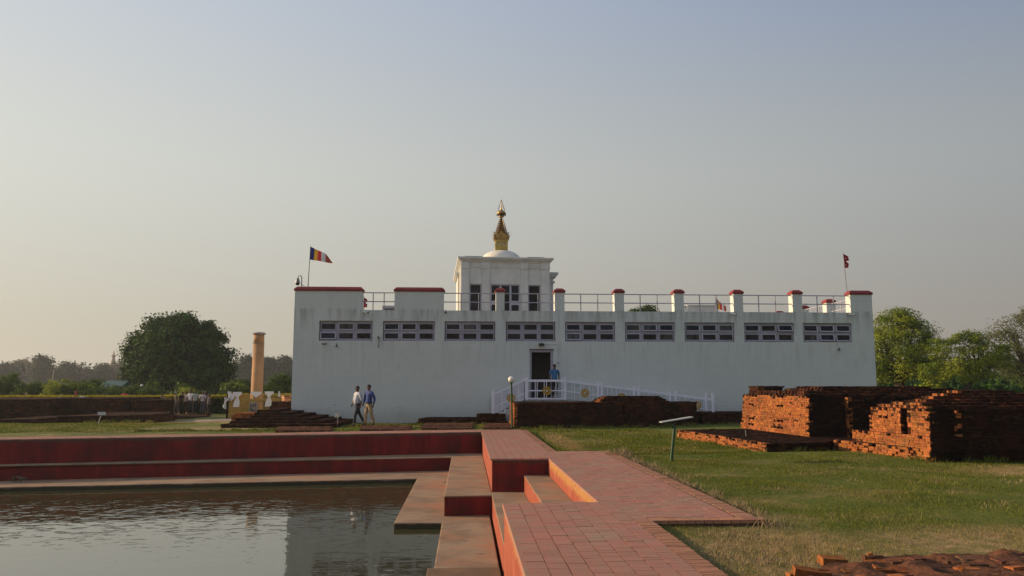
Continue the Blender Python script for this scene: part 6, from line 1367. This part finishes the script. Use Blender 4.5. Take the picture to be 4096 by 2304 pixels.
# bare trees
def bare(px, py, Y, h, seed, label):
    rg = random.Random(seed); zt_ = Q(px, py, Y).z; c = Q(px, py, Y); root = empty('bare_tree', (c.x, Y, -.6), label=label, cat='tree', group='leafless trees along the left horizon'); mb = MB(); H_ = zt_ + .6
    tr2 = MB(); tr2.tube([(0, 0, 0), (.1, 0, H_ * .45)], [.4, .28], 6)
    def br(p, d, l_, r_, dep):
        e = p + d * l_; mb.tube([p, e], [r_, r_ * .6], 4, caps=False)
        if dep:
            for _ in range(3): nd = (d + Vector((rg.gauss(0, .45), rg.gauss(0, .3), rg.gauss(.1, .25)))).normalized(); br(e, nd, l_ * rg.uniform(.6, .8), r_ * .6, dep - 1)
    for _ in range(4): br(Vector((.1, 0, H_ * .42)), Vector((rg.gauss(0, .5), rg.gauss(0, .4), 1)).normalized(), H_ * .22, .15, 3)
    tr2.build('trunk', BARE, root); mb.build('crown', BARE, root)
for i, (px, py, lab) in enumerate(((103, 1428, 'pale leafless tree near the far left'), (303, 1447, 'pale leafless tree midway along the horizon'), (363, 1462, 'low leafless tree left of the distant shrine'), (468, 1440, 'leafless tree right of the distant shrine'))): bare(px, py, 330, 8, i + 3, lab)
# distant shrine spire
ds = Q(451, 1480, 440); root = empty('distant_shrine', (ds.x, 440, -1), label='distant pinkish shrine spire above the hazy trees', cat='shrine'); z9 = Q(451, 1400, 440).z + 1; zb9 = Q(451, 1475, 440).z + 1
mb = MB(); mb.lathe([(2.2, 0), (2.2, zb9 - .6), (1.9, zb9), (1.6, zb9 + 1.6), (1.24, zb9 + 3.4), (.84, zb9 + 5.2), (.60, zb9 + 6.4)], n=16); SH = mat('pink_shrine_plaster', (.50, .34, .26), (.42, .28, .22), scale=1, rough=.8); mb.build('tower', SH, root)
for q_ in range(6): mb = MB(); r9 = 1.96 - q_ * .24; z9b = zb9 + .2 + q_ * 1.04; mb.lathe([(r9 * .9, -.06), (r9, 0), (r9 * .9, .06)], (0, 0, z9b), 14); mb.build('tier', SH, root)
mb = MB(); mb.lathe([(.60, zb9 + 6.4), (1.24, zb9 + 6.9), (1.2, zb9 + 7.2), (.56, zb9 + 7.6), (.24, zb9 + 8.6), (.36, zb9 + 8.8), (.05, z9)], n=14); mb.build('finial', SH, root)
# hedge
def hedge(name, label, xa, ya, xb, yb, zt_, zb_, w_, seed, n_=9000, size=.16):
    rg = np.random.default_rng(seed); root = empty(name, ((xa + xb) / 2, (ya + yb) / 2, zb_), label=label, cat='hedge'); ln = math.hypot(xb - xa, yb - ya); o0 = np.array([(xa + xb) / 2, (ya + yb) / 2, zb_])
    t = rg.uniform(0, 1, n_); sgn = rg.uniform(-1, 1, n_); zf = rg.uniform(0, 1, n_); face = rg.uniform(0, 1, n_) < .6
    off = np.where(face, -w_ / 2, sgn * w_ / 2) + rg.normal(0, .04, n_); z = np.where(face, zb_ + (zt_ - zb_) * zf * .96, zt_ - .03) + rg.normal(0, .03, n_)
    d = np.array([xb - xa, yb - ya]) / ln; nr = np.array([-d[1], d[0]]); p_ = np.stack([xa + d[0] * ln * t + nr[0] * off, ya + d[1] * ln * t + nr[1] * off, z], 1) - o0
    yel = (p_[:, 2] + o0[2] > zt_ - .22 + rg.normal(0, .04, n_)); nm = np.tile(np.array([0, -.5, .8]), (n_, 1))
    for nme, msk, m_ in (('green_leaves', ~yel, HEDGE), ('yellow_top', yel, HEDY)):
        V, q_ = leafset(p_[msk], nm[msk], size); npmesh(nme, V, q_, m_, root)
    core = MB(); hw_ = w_ / 2 - .06; a_ = [(xa + nr[0] * s * hw_ - o0[0], ya + nr[1] * s * hw_ - o0[1]) for s in (-1,)] ; 
    core.prism([(xa - nr[0] * hw_ - o0[0], ya - nr[1] * hw_ - o0[1]), (xb - nr[0] * hw_ - o0[0], yb - nr[1] * hw_ - o0[1]), (xb + nr[0] * hw_ - o0[0], yb + nr[1] * hw_ - o0[1]), (xa + nr[0] * hw_ - o0[0], ya + nr[1] * hw_ - o0[1])], 0, zt_ - zb_ - .08)
    core.build('inner_twigs', HEDGE, root)
hz_ = Q(870, 1583, 63).z
hedge('clipped_hedge', 'clipped hedge with a bright yellow top behind the visitors', Q(640, 1600, 63.5).x, 63.5, Q(905, 1600, 63).x, 63, hz_, -.65, 1.6, 21, 12000)
hedge('clipped_hedge', 'long yellow topped hedge line above the long brick wall at the left', Q(-150, 1585, 68).x, 68, Q(638, 1585, 67).x, 67, Q(300, 1584, 67).z, -.65, 1.5, 22, 16000)
hedge('clipped_hedge', 'yellow topped hedge behind the golden fence', Q(920, 1585, 66).x, 66, Q(1175, 1585, 66).x, 66, Q(1000, 1577, 66).z, -.65, 1.2, 23, 6000)

# grass blades
def blades(name, label, n_, region, hmin, hmax, wd, seed, mask=None, dens=None):
    rg = np.random.default_rng(seed); u = rg.uniform(0, 1, n_); Y = region[2] + (region[3] - region[2]) * u ** 1.6; X = rg.uniform(region[0], region[1], n_)
    ok = ~pool_mask(X, Y) & ~((X < 2.29) & (Y < 30.2)) & ~((X > 1.9) & (X < 3.665) & (Y > 9.87) & (Y < 20.18)) & (X < .95 * Y * .75 + 1.5)
    pf = inpoly([(a_[0], a_[1]) for a_ in poly_plat]); 
    ok &= ~((Y > 19.5) & (X > 7.3)) & ~((Y > 17.8) & (X > 10.2) & (X < 18))
    if mask is not None: ok &= mask(X, Y)
    X, Y = X[ok], Y[ok]; n_ = len(X); Z = gz(X, Y); h_ = rg.uniform(hmin, hmax, n_) * (1 + .6 * np.sin(X * 2.1) * np.sin(Y * 1.7)); a = rg.uniform(0, 6.283, n_); wv_ = wd * rg.uniform(.7, 1.4, n_) * np.clip(Y / 9, .8, 3); ln_ = rg.normal(0, .55, (n_, 2)) * h_[:, None]
    ux, uy = np.cos(a) * wv_ / 2, np.sin(a) * wv_ / 2
    V = np.stack([np.stack([X - ux, Y - uy, Z - .01], 1), np.stack([X + ux, Y + uy, Z - .01], 1), np.stack([X + ln_[:, 0], Y + ln_[:, 1], Z + h_], 1)], 1).reshape(-1, 3)
    o = npmesh(name, V, np.arange(3 * n_).reshape(-1, 3), GRB); tag(o, label, 'grass', kind='stuff'); return o
poly_plat = [(7.6, 20)]
poly_plat = [(7.6, 20), (12, 20), (12, 26), (7, 26)]
blades('lawn_grass', 'short green lawn right of the paved path with dry patches', 460000, (2.25, 16, 5.5, 24), .014, .036, .0065, 31)
blades('lawn_grass_far', 'short grass in front of the long brick mound', 90000, (2.3, 15, 20, 34), .02, .05, .012, 32)
blades('lawn_grass_left', 'mown lawn between the tank and the long brick wall', 130000, (-26, 2, 22.5, 44), .02, .05, .016, 33, mask=lambda X, Y: (Y > fy(X, 30.08)) & ~((X > -13) & (Y > 31.5) & (X < -6.5)))
DRY = mat('straw_blades', (.26, .20, .11), rough=.9, rand=.4)
def tufts(name, label, spots, seed):
    rg = np.random.default_rng(seed); Vs = []
    for (x, y, n_, r_, h_) in spots:
        X = x + rg.normal(0, r_, n_); Y = y + rg.normal(0, r_, n_); Z = gz(X, Y); hh_ = h_ * rg.uniform(.4, 1.2, n_); a = rg.uniform(0, 6.283, n_); l_ = rg.normal(0, .5, (n_, 2)) * hh_[:, None]; w_ = .004 * max(1, y / 10)
        ux, uy = np.cos(a) * w_, np.sin(a) * w_
        Vs.append(np.stack([np.stack([X - ux, Y - uy, Z - .01], 1), np.stack([X + ux, Y + uy, Z - .01], 1), np.stack([X + l_[:, 0], Y + l_[:, 1], Z + hh_], 1)], 1).reshape(-1, 3))
    V = np.concatenate(Vs); o = npmesh(name, V, np.arange(len(V)).reshape(-1, 3), DRY); tag(o, label, 'grass', kind='stuff')
sp9 = [(3.72 + rng.uniform(0, .25), y, 60, .06, rng.uniform(.05, .16)) for y in np.arange(10, 20, .22)] + [(rng.uniform(2.4, 3.6), rng.uniform(6.8, 9.7), 40, .12, .05) for _ in range(60)] + [(rng.uniform(4, 14), rng.uniform(7, 16.5), 25, .15, .06) for _ in range(70)] + [(3.75, 19.2, 200, .14, .25), (3.8, 9.85, 150, .12, .15)]
tufts('dry_straw', 'dry straw and longer tufts along the edge of the paved path', sp9, 35)

def weeds():
    rg = np.random.default_rng(77); Vs = []
    lines = [((1.9, 31.5), (10, 33.7), 60, .16), ((7.7, 19.95), (12, 20.6), 40, .14), ((6.9, 25.6), (7.6, 20.1), 30, .10), ((10.1, 17.35), (16, 17.5), 50, .16), ((-12.4, 31.0), (-6.2, 31.3), 60, .15), ((9.9, 20.6), (10.3, 17.5), 25, .12), ((-6.4, 34.5), (1, 35.8), 40, .12), ((-20, 43), (-17, 45), 30, .2), ((10.1, 35), (16, 35.4), 30, .14)]
    for a, b, n_, h_ in lines:
        for i in range(n_):
            t = rg.uniform(); x = a[0] + (b[0] - a[0]) * t + rg.normal(0, .06); y = a[1] + (b[1] - a[1]) * t - abs(rg.normal(0, .10)); k = int(rg.uniform(10, 40)); sp_ = rg.uniform(.03, .12); hh = h_ * rg.uniform(.4, 1.3)
            X = x + rg.normal(0, sp_, k); Y = y + rg.normal(0, sp_, k); Z = gz(X, Y); H = hh * rg.uniform(.4, 1.1, k); a_ = rg.uniform(0, 6.283, k); w_ = .006 * max(1, y / 12); l_ = rg.normal(0, .4, (k, 2)) * H[:, None]
            ux, uy = np.cos(a_) * w_, np.sin(a_) * w_
            Vs.append(np.stack([np.stack([X - ux, Y - uy, Z - .01], 1), np.stack([X + ux, Y + uy, Z - .01], 1), np.stack([X + l_[:, 0], Y + l_[:, 1], Z + H], 1)], 1).reshape(-1, 3))
    V = np.concatenate(Vs); o = npmesh('weeds', V, np.arange(len(V)).reshape(-1, 3), GRB); tag(o, 'tufts of green weeds along the feet of the brick ruins', 'grass', kind='stuff')
weeds()

# ------------------------------------------------------------------ haze
hm = bpy.data.materials.new('haze_air'); hm.use_nodes = True; t = hm.node_tree; t.nodes.remove(t.nodes['Principled BSDF'])
pv = t.nodes.new('ShaderNodeVolumePrincipled'); pv.inputs['Color'].default_value = (.86, .93, 1.0, 1); pv.inputs['Density'].default_value = .00032; pv.inputs['Anisotropy'].default_value = .35
t.links.new(pv.outputs[0], t.nodes['Material Output'].inputs['Volume'])
mb = MB(); mb.box(-1450, 1450, -330, 1550, -3.2, 21); hb = mb.build('haze', hm); tag(hb, kind='stuff')
print('objects', len(bpy.data.objects))
